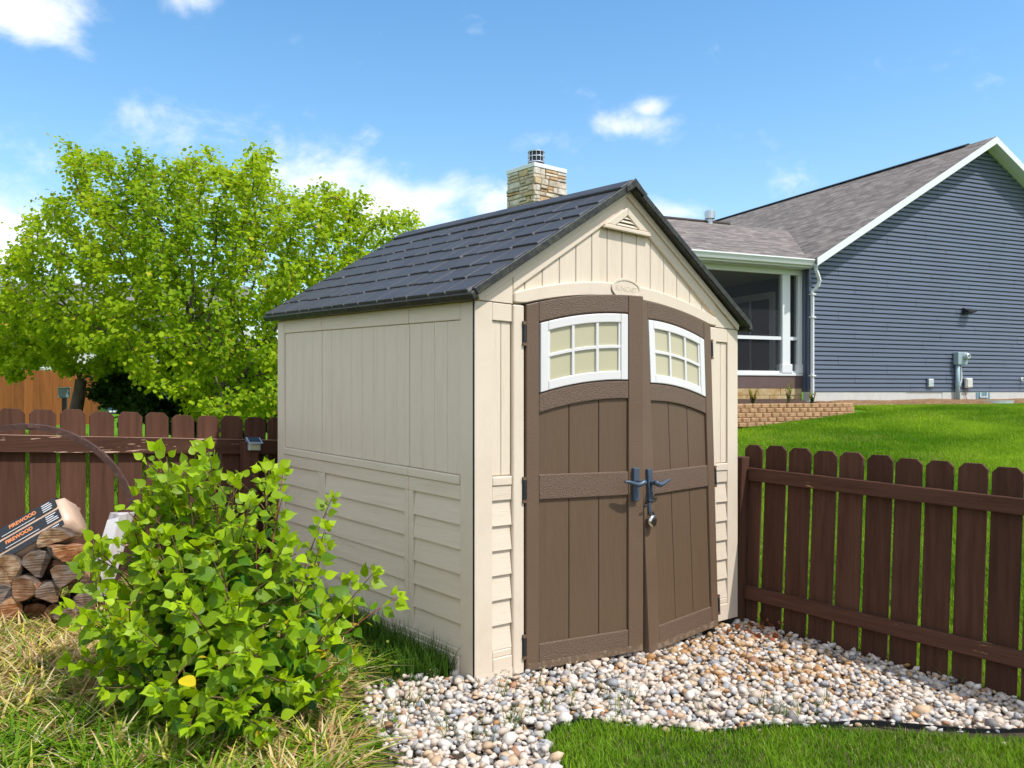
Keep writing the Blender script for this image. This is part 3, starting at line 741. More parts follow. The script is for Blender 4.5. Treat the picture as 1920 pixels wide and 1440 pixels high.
def fence_left():
    b = math.radians(38.4); O = Vector((-2.90, 5.19, 0)); ex = Vector((math.cos(b), math.sin(b), -.055)); ey = Vector((-math.sin(b), math.cos(b), 0))
    F = Fr(O, ex, ey)
    root = thing('picket_fence', F.p(.6, 0, .1), 'reddish brown picket fence in sun behind the firewood', 'fence')
    rr = random.Random(8)
    start = .0 - .087                                         # u = 54 falls on a board edge
    x = start - 6 * .169
    for k in range(27):
        w = .147 + rr.uniform(-.003, .004); dy = rr.uniform(-.003, .003)
        obj('picket', dog_ear(F, x + .169 * k, w, .02, 1.303 + rr.uniform(-.006, .006), .001 + dy, .020 + dy), 'fence_brown', root, bevel=.002, fix=True)
    for z in (1.035, .33):
        obj('rail', MB().box(F, x - .1, x + 27 * .169, -.040, -.0035, z, z + .103), 'rail_peeling', root, bevel=.002)
        obj('worn_sunlit_rail_top', MB().box(F, x - .1, x + 27 * .169, -.0395, -.004, z + .1032, z + .1056), 'rail_worn_sunlit', root)
    px = 1.215
    obj('post', MB().box(F, px - 2.55, px - 2.45, -.135, -.042, -.2, 1.10), 'fence_brown', root, bevel=.004)
    obj('post', MB().box(F, px - .005, px + .095, -.135, -.042, -.2, 1.125), 'fence_brown', root, bevel=.004)
    # solar lamp on the post
    lp = thing('solar_light', F.p(px + .045, -.15, 1.08), 'small solar light fixed to the top of the brown fence post', 'light')
    obj('body', MB().box(F, px + .012, px + .098, -.165, -.1355, 1.068, 1.128), 'galvanized', lp, bevel=.004)
    m = MB(); vs = [F.p(x_, y, z) for x_ in (px + .004, px + .106) for y, z in ((-.185, 1.118), (-.185, 1.126), (-.125, 1.160), (-.125, 1.129))]
    m.add(vs, [(0, 1, 5, 4), (1, 2, 6, 5), (2, 3, 7, 6), (3, 0, 4, 7), (3, 2, 1, 0), (4, 5, 6, 7)])
    obj('cap', m, 'galvanized', lp, fix=True)
    n = Vector((0, 0, 1)); q = [F.p(px + .014, -.179, 1.1305), F.p(px + .096, -.179, 1.1305), F.p(px + .096, -.131, 1.158), F.p(px + .014, -.131, 1.158)]
    obj('solar_cell', MB().add(q + [v + Vector((0, 0, .002)) for v in q], [(3, 2, 1, 0), (4, 5, 6, 7), (0, 1, 5, 4), (1, 2, 6, 5), (2, 3, 7, 6), (3, 0, 4, 7)]), 'dark_hinge', lp)
    obj('lens', MB().box(F, px + .020, px + .090, -.1675, -.1655, 1.076, 1.108), 'cream_pane', lp)
    return F


fence_right()
LFENCE = fence_left()


# ------------------------------------------------------------------ the blue house
HA = math.radians(23.5)
HYC = 18.6
HC = Vector(((1518 - 960) / FPX * HYC, HYC, 0))
HF = Fr(HC, (math.cos(HA), math.sin(HA), 0), (-math.sin(HA), math.cos(HA), 0))   # x along the gable wall to the right, y into the house
Z_FT = ZC - (735 - V0) / FPX * HYC            # top of the foundation
Z_GR = 1.15
Z_EV = 4.30                                    # where rake and wall meet at the corner
HALF = 5.62
Z_PK = ZC + (V0 - 267) / FPX * (HYC + .375 * HALF)
HPITCH = (Z_PK - Z_EV) / HALF


def uv_roof(o, F, dirx, diry):
    me = o.data; uv = me.uv_layers.new(name='UVMap'); org = ORG[o.name]
    for lp in me.loops:
        p = me.vertices[lp.vertex_index].co
        uv.data[lp.index].uv = (p.dot(dirx), p.dot(diry))


def build_house():
    root = thing('blue_house', HF.p(0, 0, Z_GR), 'dark blue lap sided house with grey shingled gable roof and white trim', 'house')
    bx = lambda nm, a, m, par=root, bv=0.: obj(nm, MB().box(HF, *a), m, par, bevel=bv)
    prof = lambda x: Z_EV + HPITCH * (HALF - abs(x - HALF))
    wall = obj('gable_wall', MB().prism(HF, [(.02, Z_FT), (2 * HALF - .02, Z_FT), (2 * HALF - .02, Z_EV), (HALF, Z_PK - .02), (.02, Z_EV)], .03, .12), 'siding_blue', root, fix=True)
    # side wall returning towards the porch
    bx('side_wall', (.0, .05, .13, 9.0, Z_FT, Z_EV), 'siding_blue')
    # siding: courses cut into staggered boards, clipped to the gable
    lap = .1016; z = Z_FT + .006; row = 0
    rr = random.Random(3)
    while z < Z_PK - .12:
        ztop = z + lap
        def lim(zz): return 0 if zz < Z_EV else (zz - Z_EV) / HPITCH
        xl0, xl1 = lim(z) + .004, lim(ztop) + .004
        right = 2 * HALF - .004
        joints = [xl0]
        off = (.35, 1.35, 2.35, .85, 1.9)[(row // 2) % 5]
        q = off
        while q < right:
            if q > xl0 + .5 and q < right - lim(z) - .3: joints.append(q)
            q += 2.75 + .2 * ((row // 2) % 3)
        for i, a in enumerate(joints):
            b = joints[i + 1] - .008 if i + 1 < len(joints) else right - lim(z)
            a0, a1 = a, (xl1 if i == 0 else a)
            b0, b1 = b, (right - lim(ztop) if i + 1 == len(joints) else b)
            if b1 - a1 < .02: a1 = b1 = (a1 + b1) / 2
            if a > 8.0: continue                            # far out of view to the right
            ov = .001 * ((i + row) % 2)
            # dutch-lap profile: sloping cove, flat face, butt edge
            pr = [(.026, ztop), (.008 - ov, ztop - .030), (-.007 - ov, z + .009), (-.002 - ov, z), (.027, z)]
            f = lambda t: (a0 + (a1 - a0) * t, b0 + (b1 - b0) * t)
            vs = []
            for side_ in (0, 1):
                for (y, zz) in pr: vs.append(HF.p(f((zz - z) / lap)[side_], y, zz))
            m = MB().add(vs, [(0, 1, 6, 5), (1, 2, 7, 6), (2, 3, 8, 7), (3, 4, 9, 8), (4, 3, 2, 1, 0), (5, 6, 7, 8, 9)])
            obj('siding_board', m, 'siding_blue', wall, fix=True)
        z += lap; row += 1
    bx('corner_trim', (-.02, .05, -.005, .028, Z_FT, Z_EV + .02), 'siding_blue', root, .004)
    bx('foundation', (.0, 2 * HALF, .02, .2, Z_GR - .6, Z_FT - .002), 'foundation')
    fnd = bpy.data.objects['foundation']
    for k in range(22):
        x = .12 + .405 * k
        if abs(x - 3.35) < .6 or x > 8: continue
        obj('block', MB().box(HF, x, x + .404, .008, .0195, Z_FT - .207, Z_FT - .004), 'foundation', fnd, bevel=.0015)
        obj('block', MB().box(HF, x - .2, x + .204, .008, .0195, Z_FT - .41, Z_FT - .209), 'foundation', fnd, bevel=.0015)
    # --- main roof: left slope, right slope
    oh = .33; y0, y1 = -oh, 13.0
    for s in (1, -1):
        X = lambda q: HALF - s * q
        run = HALF + (.10 if s > 0 else .42); zz = lambda q: Z_PK + .10 - HPITCH * q
        ny = y1 if s > 0 else y1
        vs = [HF.p(X(0), y0, zz(0)), HF.p(X(run), y0, zz(run)), HF.p(X(run), ny, zz(run)), HF.p(X(0), ny, zz(0))]
        vs = vs + [v - Vector((0, 0, .10)) for v in vs]
        o = obj('roof', MB().add(vs, [(0, 1, 2, 3), (7, 6, 5, 4), (0, 4, 5, 1), (1, 5, 6, 2), (2, 6, 7, 3), (3, 7, 4, 0)]), 'house_shingles', root, fix=True)
        d = (vs[1] - vs[0]).normalized(); uv_roof(o, HF, HF.ey.normalized(), d)
        # white rake fascia and soffit
        lo = [(X(0), zz(0) - .30), (X(run), zz(run) - .30)]; hi = [(X(0), zz(0) - .012), (X(run), zz(run) - .012)]
        if s > 0: lo, hi = lo[::-1], hi[::-1]
        lo = [(a, b + .12) for a, b in lo]
        obj('rake_fascia', MB().strip(HF, lo, hi, y0 - .02, y0 - .002), 'trim_white', root, fix=True)
        lo = [(a, b - .0) for a, b in lo]; hi2 = [(a, b + .02) for a, b in lo]
        obj('soffit', MB().strip(HF, lo, hi2, y0, .0285), 'trim_white', root, fix=True)
    rv = HF.p(HALF, y0 + .6, Z_PK + .115)
    obj('ridge_vent', MB().prism(HF, [(HALF - .17, Z_PK + .055), (HALF + .17, Z_PK + .055), (HALF + .02, Z_PK + .130), (HALF - .02, Z_PK + .130)], y0 + .75, 12.2), 'roof_edge', root, fix=True)
    # --- porch wing to the left of the gable wall
    PX0, PX1 = -4.6, -.03                                    # along x
    pf = .22                                                 # porch face is set back a little
    ze = Z_EV + .01
    d_eave = .30
    # roof plane facing the camera
    tanp = .43; rdep = 3.1
    vs = [HF.p(PX0, pf - d_eave - .06, ze), HF.p(.10, pf - d_eave - .06, ze), HF.p(2.6, pf + rdep, ze + tanp * (rdep + d_eave)), HF.p(PX0, pf + rdep, ze + tanp * (rdep + d_eave))]
    vs = vs + [v - Vector((0, 0, .09)) for v in vs]
    o = obj('porch_roof', MB().add(vs, [(0, 1, 2, 3), (7, 6, 5, 4), (0, 4, 5, 1), (1, 5, 6, 2), (2, 6, 7, 3), (3, 7, 4, 0)]), 'house_shingles', root, fix=True)
    uv_roof(o, HF, HF.ex.normalized(), (vs[0] - vs[3]).normalized())
    vs = [HF.p(PX0, pf + rdep, ze + tanp * (rdep + d_eave) - .01), HF.p(1.2, pf + rdep, ze + tanp * (rdep + d_eave) - .01), HF.p(1.2, pf + 2 * rdep, ze), HF.p(PX0, pf + 2 * rdep, ze)]
    obj('porch_roof', MB().add(vs + [v - Vector((0, 0, .05)) for v in vs], [(0, 1, 2, 3), (7, 6, 5, 4), (0, 4, 5, 1), (1, 5, 6, 2), (2, 6, 7, 3), (3, 7, 4, 0)]), 'house_shingles', root, fix=True)
    obj('porch_ridge', MB().tube([HF.p(PX0, pf + rdep, ze + tanp * (rdep + d_eave) + .01), HF.p(.4, pf + rdep, ze + tanp * (rdep + d_eave) + .01)], .05, 6), 'house_shingles', root)
    # gutter: a K-profile trough
    gy = pf - d_eave - .08
    m = MB(); pr = [(gy + .0, ze + .0), (gy - .12, ze + .005), (gy - .125, ze - .02), (gy - .10, ze - .06), (gy - .075, ze - .125), (gy, ze - .13)]
    vs = [HF.p(x, y, z_) for x in (PX0, .05) for y, z_ in pr]; n = len(pr)
    m.add(vs, [(i, (i + 1) % n, n + (i + 1) % n, n + i) for i in range(n)] + [tuple(range(n - 1, -1, -1)), tuple(range(n, 2 * n))])
    obj('gutter', m, 'trim_white', root, fix=True)
    bx('porch_fascia', (PX0, -.06, gy + .004, pf - .01, ze - .17, ze - .10), 'trim_white')
    zb = ze - .29                                            # underside of the white beam
    beam = bx('porch_beam', (PX0, -.003, pf, pf + .14, zb, ze - .171), 'trim_white')
    zs = Z_FT + .42                                          # porch sill
    post = lambda a, b: (bx('porch_post', (a, b, pf + .002, pf + .138, zs + .002, zb - .002), 'trim_white', root, .006),
                         bx('post_base', (a - .035, min(b + .035, -.002), pf - .03, pf + .165, zs + .001, zs + .20), 'trim_white', root, .008))
    post(-.125, -.003); post(-.568, -.346); post(-3.4, -3.17)
    bx('sill', (PX0, -.003, pf - .02, pf + .14, zs - .06, zs), 'trim_white', root, .006)
    bx('sill_board', (PX0, -.003, pf + .0, pf + .12, Z_FT + .085, zs - .062), 'porch_brown')
    zm = zs + .74
    for a, b in ((-.346, -.125), (-3.17, -.568), (PX0, -3.4)):
        bx('mid_rail', (a + .003, b - .003, pf + .03, pf + .11, zm, zm + .075), 'trim_white')
        bx('bottom_rail', (a + .003, b - .003, pf + .03, pf + .11, zs + .001, zs + .05), 'trim_white')
        for z0_, z1_ in ((zs + .052, zm - .002), (zm + .077, zb - .002)):
            bx('screen', (a + .004, b - .004, pf + .066, pf + .068, z0_, z1_), 'porch_screen')
    # porch foundation blocks
    pfd = bx('porch_foundation', (PX0, -.004, pf + .02, pf + .25, Z_GR - .5, Z_FT + .083), 'porch_stone')
    zr0 = Z_FT + .08
    for k in range(9):
        x = -.005 - .62 * (k + 1)
        obj('block', MB().box(HF, x, x + .612, pf + .004, pf + .019, zr0 - .15, zr0 - .002), 'porch_stone', pfd, bevel=.006)
        obj('block', MB().box(HF, max(x - .3, PX0), x + .312, pf + .004, pf + .019, zr0 - .47, zr0 - .158), 'porch_stone', pfd, bevel=.006)
    # porch room: floor, back wall with a sliding door, side wall, ceiling
    bx('porch_floor', (PX0, -.01, pf + .26, 4.6, Z_FT - .3, Z_FT + .12), 'porch_brown')
    bx('porch_back', (PX0, -.01, 4.6, 4.75, Z_FT + .13, zb + .3), 'siding_blue')
    bx('porch_ceiling', (PX0, -.01, pf + .15, 4.59, zb + .05, zb + .15), 'trim_white')
    sd = bx('sliding_door', (-.07, -.002, 1.10, 2.70, Z_FT + .13, 3.76), 'trim_white')
    for a in (1.24, 1.95):
        obj('pane', MB().box(HF, -.085, -.071, a, a + .62, Z_FT + .26, 3.60), 'window_glass', sd)
    EF = Fr(HF.O, HF.ey, HF.ex)
    rz = lambda y: ze + tanp * (min(y, 2 * (pf + rdep) - y) - pf + d_eave) - .10
    obj('porch_end_wall', MB().prism(EF, [(pf + .15, Z_GR - .4), (6.2, Z_GR - .4), (6.2, rz(6.2)), (pf + rdep, rz(pf + rdep)), (pf + .15, rz(pf + .15))], PX0 + .02, PX0 + .14), 'siding_blue', root, fix=True)
    # --- downspout
    dx, dy = .03, -.10
    path = [(-.02, gy - .06, ze - .12), (-.02, gy - .06, ze - .22), (.06, dy - .1, ze - .34), (.12, dy - .08, ze - .44), (.10, dy - .05, ze - .56), (.03, dy + .045, ze - .68), (.03, dy + .045, Z_GR + .02)]
    ds = obj('downspout', MB().tube([HF.p(*p) for p in path], .045, 4), 'trim_white', root, bevel=.006)
    for z_ in (ze - .75, Z_GR + 1.9, Z_GR + .6):
        obj('strap', MB().box(HF, -.025, .085, -.112, -.004, z_, z_ + .03), 'trim_white', ds)
    # flue pipe on the roof behind the porch ridge
    fp = HF.p(-1.55, pf + rdep + 1.2, 0)
    u_fix = (1331 - 960) / FPX; fp = Vector((u_fix * 21.5, 21.5, 0))
    FF = Fr((fp.x, fp.y, ZC + (V0 - 418) / FPX * 21.5), (1, 0, 0), (0, 1, 0))
    fl = obj('flue_pipe', MB().lathe(FF, [(.075, -1.0), (.075, .14)], 14), 'galvanized', root, smooth=False)
    obj('flue_cap', MB().lathe(FF, [(.06, .10), (.135, .105), (.135, .29), (.11, .31), (.02, .315)], 16), 'galvanized', fl)
    return root


build_house()


def house_pt(u, v, proud=0.):
    """point on the gable wall plane seen through a pixel"""
    d = Vector(((u - 960) / FPX, 1, (V0 - v) / FPX)); n = HF.ey; O = HF.p(0, -proud, 0)
    t = (O - Vector((0, 0, ZC))).dot(n) / d.dot(n); return Vector((0, 0, ZC)) + d * t


def house_fittings():
    ex, ey = HF.ex, HF.ey
    def fr(u, v): return Fr(house_pt(u, v), ex, ey)
    pm = 1 / FPX * 19.3
    F = fr(1798, 683)
    t = thing('electric_meter', F.p(0, -.05, -.2), 'grey electric meter box with round dial and conduit on blue siding', 'meter')
    obj('box', MB().box(F, -.21, .12, -.15, -.012, -.015, .29), 'meter_grey', t, bevel=.008)
    DF = Fr(F.p(.035, -.15, .19), ex, (0, 0, 1), -ey)
    d = obj('dial', MB().lathe(DF, [(.085, .001), (.085, .03), (.07, .035), (.07, .09), (.055, .10), (.01, .10)], 20), 'galvanized', t)
    obj('dial_face', MB().box(DF, -.02, .02, -.015, .03, .1005, .104), 'dark_hinge', d)
    zg = Z_GR - .02 - F.O.z
    obj('conduit', MB().tube([F.p(-.13, -.07, -.016), F.p(-.13, -.07, zg)], .052, 12), 'meter_grey', t, smooth=True)
    obj('coupling', MB().tube([F.p(-.13, -.07, -.42), F.p(-.13, -.07, -.53)], .062, 12), 'meter_grey', t)
    obj('cable', MB().tube([F.p(.0, -.05, -.017), F.p(.02, -.05, -.2), F.p(.03, -.05, -.35), F.p(-.02, -.05, -.5), F.p(-.03, -.05, -.55)], .018, 8), 'trim_white', t, smooth=True)
    F = fr(1812, 727)
    t = thing('cable_box', F.p(0, -.03, 0), 'pale grey rounded utility box low on blue wall beside the meter', 'utility box')
    obj('body', MB().box(F, -.11, .115, -.095, -.012, -.01, .24), 'cream_siding', t, bevel=.028, segs=3)
    obj('lid', MB().box(F, -.085, .09, -.107, -.096, .015, .215), 'cream_siding', t, bevel=.008)
    obj('red_cable', MB().tube([F.p(-.08, -.03, -.012), F.p(-.06, -.02, -.15), F.p(-.03, -.03, -.30), F.p(.0, -.05, -.42)], .008, 6), 'red_twig', t)
    F = fr(1743, 725)
    t = thing('wall_vent', F.p(0, -.02, 0), 'small white louvred vent low on the blue wall', 'vent')
    obj('surround', MB().box(F, -.115, .10, -.03, -.008, -.035, .215), 'siding_blue', t, bevel=.012)
    b = obj('hood', MB().box(F, -.085, .075, -.062, -.031, -.005, .185), 'trim_white', t, bevel=.010)
    for k in range(5): obj('louver', MB().box(F, -.06, .06, -.067, -.0625, .012 + .032 * k, .024 + .032 * k), 'meter_grey', t)
    F = fr(1810, 590)
    t = thing('wall_light', F.p(0, -.05, 0), 'black wall light mounted in the middle of the blue wall', 'light')
    obj('plate', MB().box(F, -.11, -.06, -.03, -.010, -.01, .17), 'black_plastic', t, bevel=.004)
    m = MB(); vs = [F.p(x, y, z) for x in (-.13, .15) for y, z in ((-.031, .15), (-.20, .085), (-.20, .055), (-.031, .03))]
    m.add(vs, [(0, 1, 5, 4), (1, 2, 6, 5), (2, 3, 7, 6), (3, 0, 4, 7), (3, 2, 1, 0), (4, 5, 6, 7)])
    obj('shade', m, 'black_plastic', t, fix=True)
    # basement window and its steel well
    F = fr(1843, 735)
    t = thing('basement_window', F.p(0, 0, -.3), 'glass block basement window in the white foundation', 'window')
    for i in range(4):
        for j in range(2):
            obj('glass_block', MB().box(F, -.245 + .125 * i, -.125 + .125 * i, -.004, .006, -.235 + .115 * j, -.125 + .115 * j), 'glass_block', t, bevel=.008)
    obj('frame', MB().box(F, -.13, .13, -.03, -.006, -.135, -.115).box(F, -.13, -.105, -.03, -.006, -.113, -.012).box(F, .105, .13, -.03, -.006, -.113, -.012), 'trim_white', t)
    t2 = thing('window_well', F.p(0, -.3, -.4), 'corrugated steel window well below the basement window', 'window well')
    n = 25; ang = [math.pi * i / (n - 1) for i in range(n)]
    for r_, z0, z1 in ((.50, -.34, -.225), (.52, -.222, -.205)):
        lo = [F.p(.12 + r_ * math.cos(a), -.02 - .62 * math.sin(a), z0) for a in ang]; hi = [F.p(.12 + r_ * math.cos(a), -.02 - .62 * math.sin(a), z1) for a in ang]
        lo2 = [F.p(.12 + (r_ - .02) * math.cos(a), -.02 - .60 * math.sin(a), z0) for a in ang]; hi2 = [F.p(.12 + (r_ - .02) * math.cos(a), -.02 - .60 * math.sin(a), z1) for a in ang]
        m = MB().add(lo + hi + lo2 + hi2, [(i, i + 1, n + i + 1, n + i) for i in range(n - 1)] + [(2 * n + i + 1, 2 * n + i, 3 * n + i, 3 * n + i + 1) for i in range(n - 1)] + [(n + i, n + i + 1, 3 * n + i + 1, 3 * n + i) for i in range(n - 1)])
        obj('rim' if z0 > -.3 else 'sheet', m, 'galvanized', t2, fix=True)
    F = fr(1915, 712)
    t = thing('hose_tap', F.p(0, 0, 0), 'white outdoor hose tap at the right edge of the blue wall', 'tap')
    obj('flange', MB().box(F, -.03, .06, -.02, -.008, -.03, .06), 'trim_white', t, bevel=.004)
    obj('spout', MB().tube([F.p(.015, -.02, .015), F.p(.015, -.10, .015), F.p(.015, -.14, -.03)], .018, 8), 'galvanized', t)
    obj('valve_wheel', MB().tube([F.p(.015, -.09, .03), F.p(.015, -.09, .07)], .028, 10), 'trim_white', t)


house_fittings()


# ------------------------------------------------------------------ planting bed with its block wall, bare soil strip
def build_bed():
    # front line of the wall runs parallel to the porch, turning back to the house at its right end
    zb = .83
    base_y = -1.75
    F = Fr(HF.p(0, 0, 0), HF.ex, HF.ey)
    path = [(-6.2 + .1 * i, base_y) for i in range(55)]
    # quarter bend
    cx, cy, r = -.71, base_y + .75, .75
    path += [(cx + r * math.sin(a), cy - r * math.cos(a)) for a in [math.pi / 2 * i / 14 for i in range(1, 15)]]
    path += [(cx + r, cy + .1 * i) for i in range(1, 9)]
    P = [Vector((a, b)) for a, b in path]; cum = [0]
    for i in range(1, len(P)): cum.append(cum[-1] + (P[i] - P[i - 1]).length)
    def on(s):
        s = max(0, min(s, cum[-1] - 1e-4)); i = max(k for k in range(len(cum)) if cum[k] <= s); i = min(i, len(P) - 2)
        t = (s - cum[i]) / (cum[i + 1] - cum[i]); d = (P[i + 1] - P[i]).normalized(); return P[i].lerp(P[i + 1], t), d
    root = thing('retaining_wall', F.p(-2, base_y, zb), 'low tan block retaining wall around the planting bed', 'retaining wall')
    rr = random.Random(6); hgt = .088; bw = .205
    for c in range(5):
        s = 1.6 + (bw / 2 if c % 2 else 0); z0 = zb - .09 + hgt * c; inset = .022 * c
        while s < cum[-1] - bw:
            p0, d0 = on(s + .006); p1, d1 = on(s + bw - .006); nin0 = Vector((-d0.y, d0.x)); nin1 = Vector((-d1.y, d1.x))
            pr = rr.uniform(0, .006); m = MB(); cuts = 3; n = .0
            pts_f = []
            rows = [(0, 0), (.012, -.018 - pr), (hgt - .014, -.018 - pr + rr.uniform(-.004, .004)), (hgt - .003, .0)]
            vs = []
            for (dz, off) in rows:
                for t in (0, .12, .5, .88, 1):
                    q = p0.lerp(p1, t); nn = nin0.lerp(nin1, t); o_ = inset + (off + rr.uniform(-.005, .005) if 0 < t < 1 else 0)
                    vs.append(F.p(q.x + nn.x * o_, q.y + nn.y * o_, z0 + dz))
            bk = [F.p(q.x + nn.x * (inset + .16), q.y + nn.y * (inset + .16), z0 + dz) for dz in (0, hgt - .003) for q, nn in ((p0, nin0), (p1, nin1))]
            o = len(vs); vs += bk
            fs = [(r_ * 5 + i, r_ * 5 + i + 1, (r_ + 1) * 5 + i + 1, (r_ + 1) * 5 + i) for r_ in range(3) for i in range(4)]
            fs += [(15, 16, 17, 18, 19, o + 3, o + 2), (0, 5, 10, 15, o + 2, o), (4, o + 1, o + 3, 19, 14, 9), (0, o, o + 1, 4, 3, 2, 1), (o, o + 2, o + 3, o + 1)]
            obj('block', m.add(vs, fs), 'retaining_block', root, fix=True)
            s += bw
    ztop = zb - .09 + hgt * 5
    bed = []
    for i in range(0, len(P), 2):
        d = on(cum[i])[1]; nn = Vector((-d.y, d.x)); bed.append(F.p(P[i].x + nn.x * .2, P[i].y + nn.y * .2, ztop - .03))
    bed += [F.p(-.12, .15, ztop + .07), F.p(-6.2, .35, ztop + .07)]
    obj('planting_bed', MB().add(bed, [tuple(range(len(bed)))]), 'mulch', None, label='dark mulch planting bed in front of the screened porch', kind='structure')
    # three young shrubs
    for k, (u, vb, h, lab) in enumerate(((1412, 757, .33, 'leftmost of the three young shrubs in the mulch bed'), (1478, 757, .46, 'tallest young shrub, in the middle of the mulch bed'),
                                         (1523, 755, .30, 'small young shrub in the mulch bed beside the downspout'))):
        Yd = 16.55 + .25 * k; p = at(u, vb, Yd); p.z = ztop - .02
        t = thing('young_shrub', p, lab, 'shrub', 'young shrubs in the bed')
        st = MB(); LV = MB(); r3 = random.Random(20 + k)
        for j in range(5 if k else 7):
            a = r3.uniform(0, 6.28); top = p + Vector((math.cos(a) * .07, math.sin(a) * .07, h * r3.uniform(.65, 1)))
            st.tube([p, p.lerp(top, .5) + Vector((r3.uniform(-.02, .02), 0, 0)), top], [.010, .007, .004], 5)
            for q in range(34):
                tt = r3.random() ** .8; c0 = p.lerp(top, tt); dirv = Vector((r3.uniform(-1, 1), r3.uniform(-1, 1), r3.uniform(.1, 1))).normalized()
                sd = dirv.cross(Vector((r3.uniform(-1, 1), r3.uniform(-1, 1), 1))).normalized(); l = r3.uniform(.03, .055) * (1.25 if tt < .4 else .8)
                col = (.05, .10, .012) if tt < .45 else (.26, .30, .025)
                LV.add([c0, c0 + dirv * l * .5 + sd * l * .28, c0 + dirv * l, c0 + dirv * l * .5 - sd * l * .28], [(0, 1, 2, 3)], 0, col)
        obj('stem', st, 'twig', t); obj('foliage', LV, 'leaf_tree', t, kind='stuff')
    # drain outlet in the wall's lowest course
    # soil strip along the foundation
    q0 = .03
    xs = [q0 + .25 * i for i in range(44)]
    vs = []
    for x in xs:
        wv = .75 + .12 * math.sin(x * 2.1) + .08 * math.sin(x * 5.3)
        for y, dz in ((.0, .14), (-wv * .5, .09), (-wv, .012)):
            p = HF.p(x, y, 0); p.z = float(g(p.x, p.y)) + dz + .02 * mnoise.noise((x * 3, y * 5, 0)); vs.append(p)
    fs = [(3 * i + j, 3 * i + 3 + j, 3 * i + 4 + j, 3 * i + 1 + j) for i in range(len(xs) - 1) for j in range(2)]
    obj('soil_strip', MB().add(vs, fs), 'bare_soil', None, smooth=True, fix=True, label='strip of bare soil and straw along the house foundation', kind='structure')


build_bed()


# ------------------------------------------------------------------ stone chimney behind the shed roof
def build_chimney():
    Yd = 20.0; p = at(1002, 312, Yd); b = math.radians(40)
    F = Fr((p.x, p.y, 0), (math.cos(b), math.sin(b), 0), (-math.sin(b), math.cos(b), 0)); zt = p.z
    w, d = 1.02, .98
    root = thing('stone_chimney', F.p(w / 2, d / 2, 1.2), 'rough stone chimney with metal cap and flue behind the shed roof', 'chimney')
    core = obj('core', MB().box(F, .03, w - .03, .03, d - .03, 1.0, zt - .02), 'chimney_mortar', root)
    rr = random.Random(12); zs = zt - .005; cols = [(.62, .54, .43), (.56, .47, .36), (.66, .60, .52), (.55, .36, .20), (.50, .46, .40), (.60, .45, .28), (.64, .56, .44)]
    for i, c in enumerate(cols): mat('stone_%d' % i, c, .9, .16, 7, .7, 30, .2, col2=tuple(q * .72 for q in c), c2scale=5)
    for course in range(17):
        h = rr.choice((.085, .11, .13, .16, .19)); z0 = zs - h
        for face in (0, 1):
            a = -.03; L = w + .03 if face == 0 else d + .03
            a = -.025 if (course + face) % 2 == 0 else .02
            while a < L - .06:
                ln = rr.uniform(.13, .40)
                if a + ln > L - .10: ln = L - a
                split = h > .15 and rr.random() < .45
                for (za, zb_) in (((z0, z0 + h * .45), (z0 + h * .45, zs)) if split else ((z0, zs),)):
                    pr = rr.uniform(.015, .055); j = lambda: rr.uniform(-.008, .008)
                    if face == 0: Q = lambda s, o, z: F.p(s, -o, z)
                    else: Q = lambda s, o, z: F.p(-o, s, z)
                    e = .008; a0, a1 = a + e, a + ln - e; zl, zh = za + .007, zb_ - .007
                    back = [Q(a0, -.04, zl), Q(a1, -.04, zl), Q(a1, -.04, zh), Q(a0, -.04, zh)]
                    mid = [Q(a0 + j(), pr * .55, zl), Q(a1 + j(), pr * .55, zl + j() * .5), Q(a1 + j(), pr * .55, zh), Q(a0 + j(), pr * .55, zh + j() * .5)]
                    g_ = .018; fro = [Q(a0 + g_, pr + j() * .6, zl + .014), Q(a1 - g_, pr + j() * .6, zl + .014), Q(a1 - g_, pr + j() * .6, zh - .014), Q(a0 + g_, pr + j() * .6, zh - .014)]
                    fs = [(8, 9, 10, 11)] + [(k_ + i, k_ + (i + 1) % 4, k_ + 4 + (i + 1) % 4, k_ + 4 + i) for k_ in (0, 4) for i in range(4)]
                    obj('stone', MB().add(back + mid + fro, fs), 'stone_%d' % rr.choice((0, 0, 1, 1, 2, 2, 3, 4, 5, 6, 6)), core, fix=True)
                a += ln
        zs = z0
    cap = obj('metal_cap', MB().box(F, -.035, w + .035, -.035, d + .035, zt, zt + .10), 'chimney_cap', root, bevel=.006)
    FL = Fr(F.p(w * .38, d * .38, zt + .10), (1, 0, 0), (0, 1, 0))
    fl = obj('flue', MB().lathe(FL, [(.155, -.02), (.155, .12)], 24), 'galvanized', root, smooth=True)
    cg = obj('flue_cage', MB().lathe(FL, [(.15, .11), (.205, .115), (.205, .15), (.165, .152), (.165, .37), (.205, .372), (.205, .40), (.03, .415)], 24), 'dark_hinge', fl)
    for k in range(12):
        a = 2 * math.pi * k / 12; q = Vector((math.cos(a), math.sin(a), 0)) * .197
        obj('cage_bar', MB().tube([FL.O + q + Vector((0, 0, .13)), FL.O + q + Vector((0, 0, .39))], .009, 5), 'galvanized', fl)
    for z in (.265, .13, .385):
        obj('cage_ring', MB().tube([FL.O + Vector((math.cos(a) * .201, math.sin(a) * .201, z)) for a in [2 * math.pi * i / 24 for i in range(25)]], .012, 5, cap=False), 'galvanized', fl)


build_chimney()


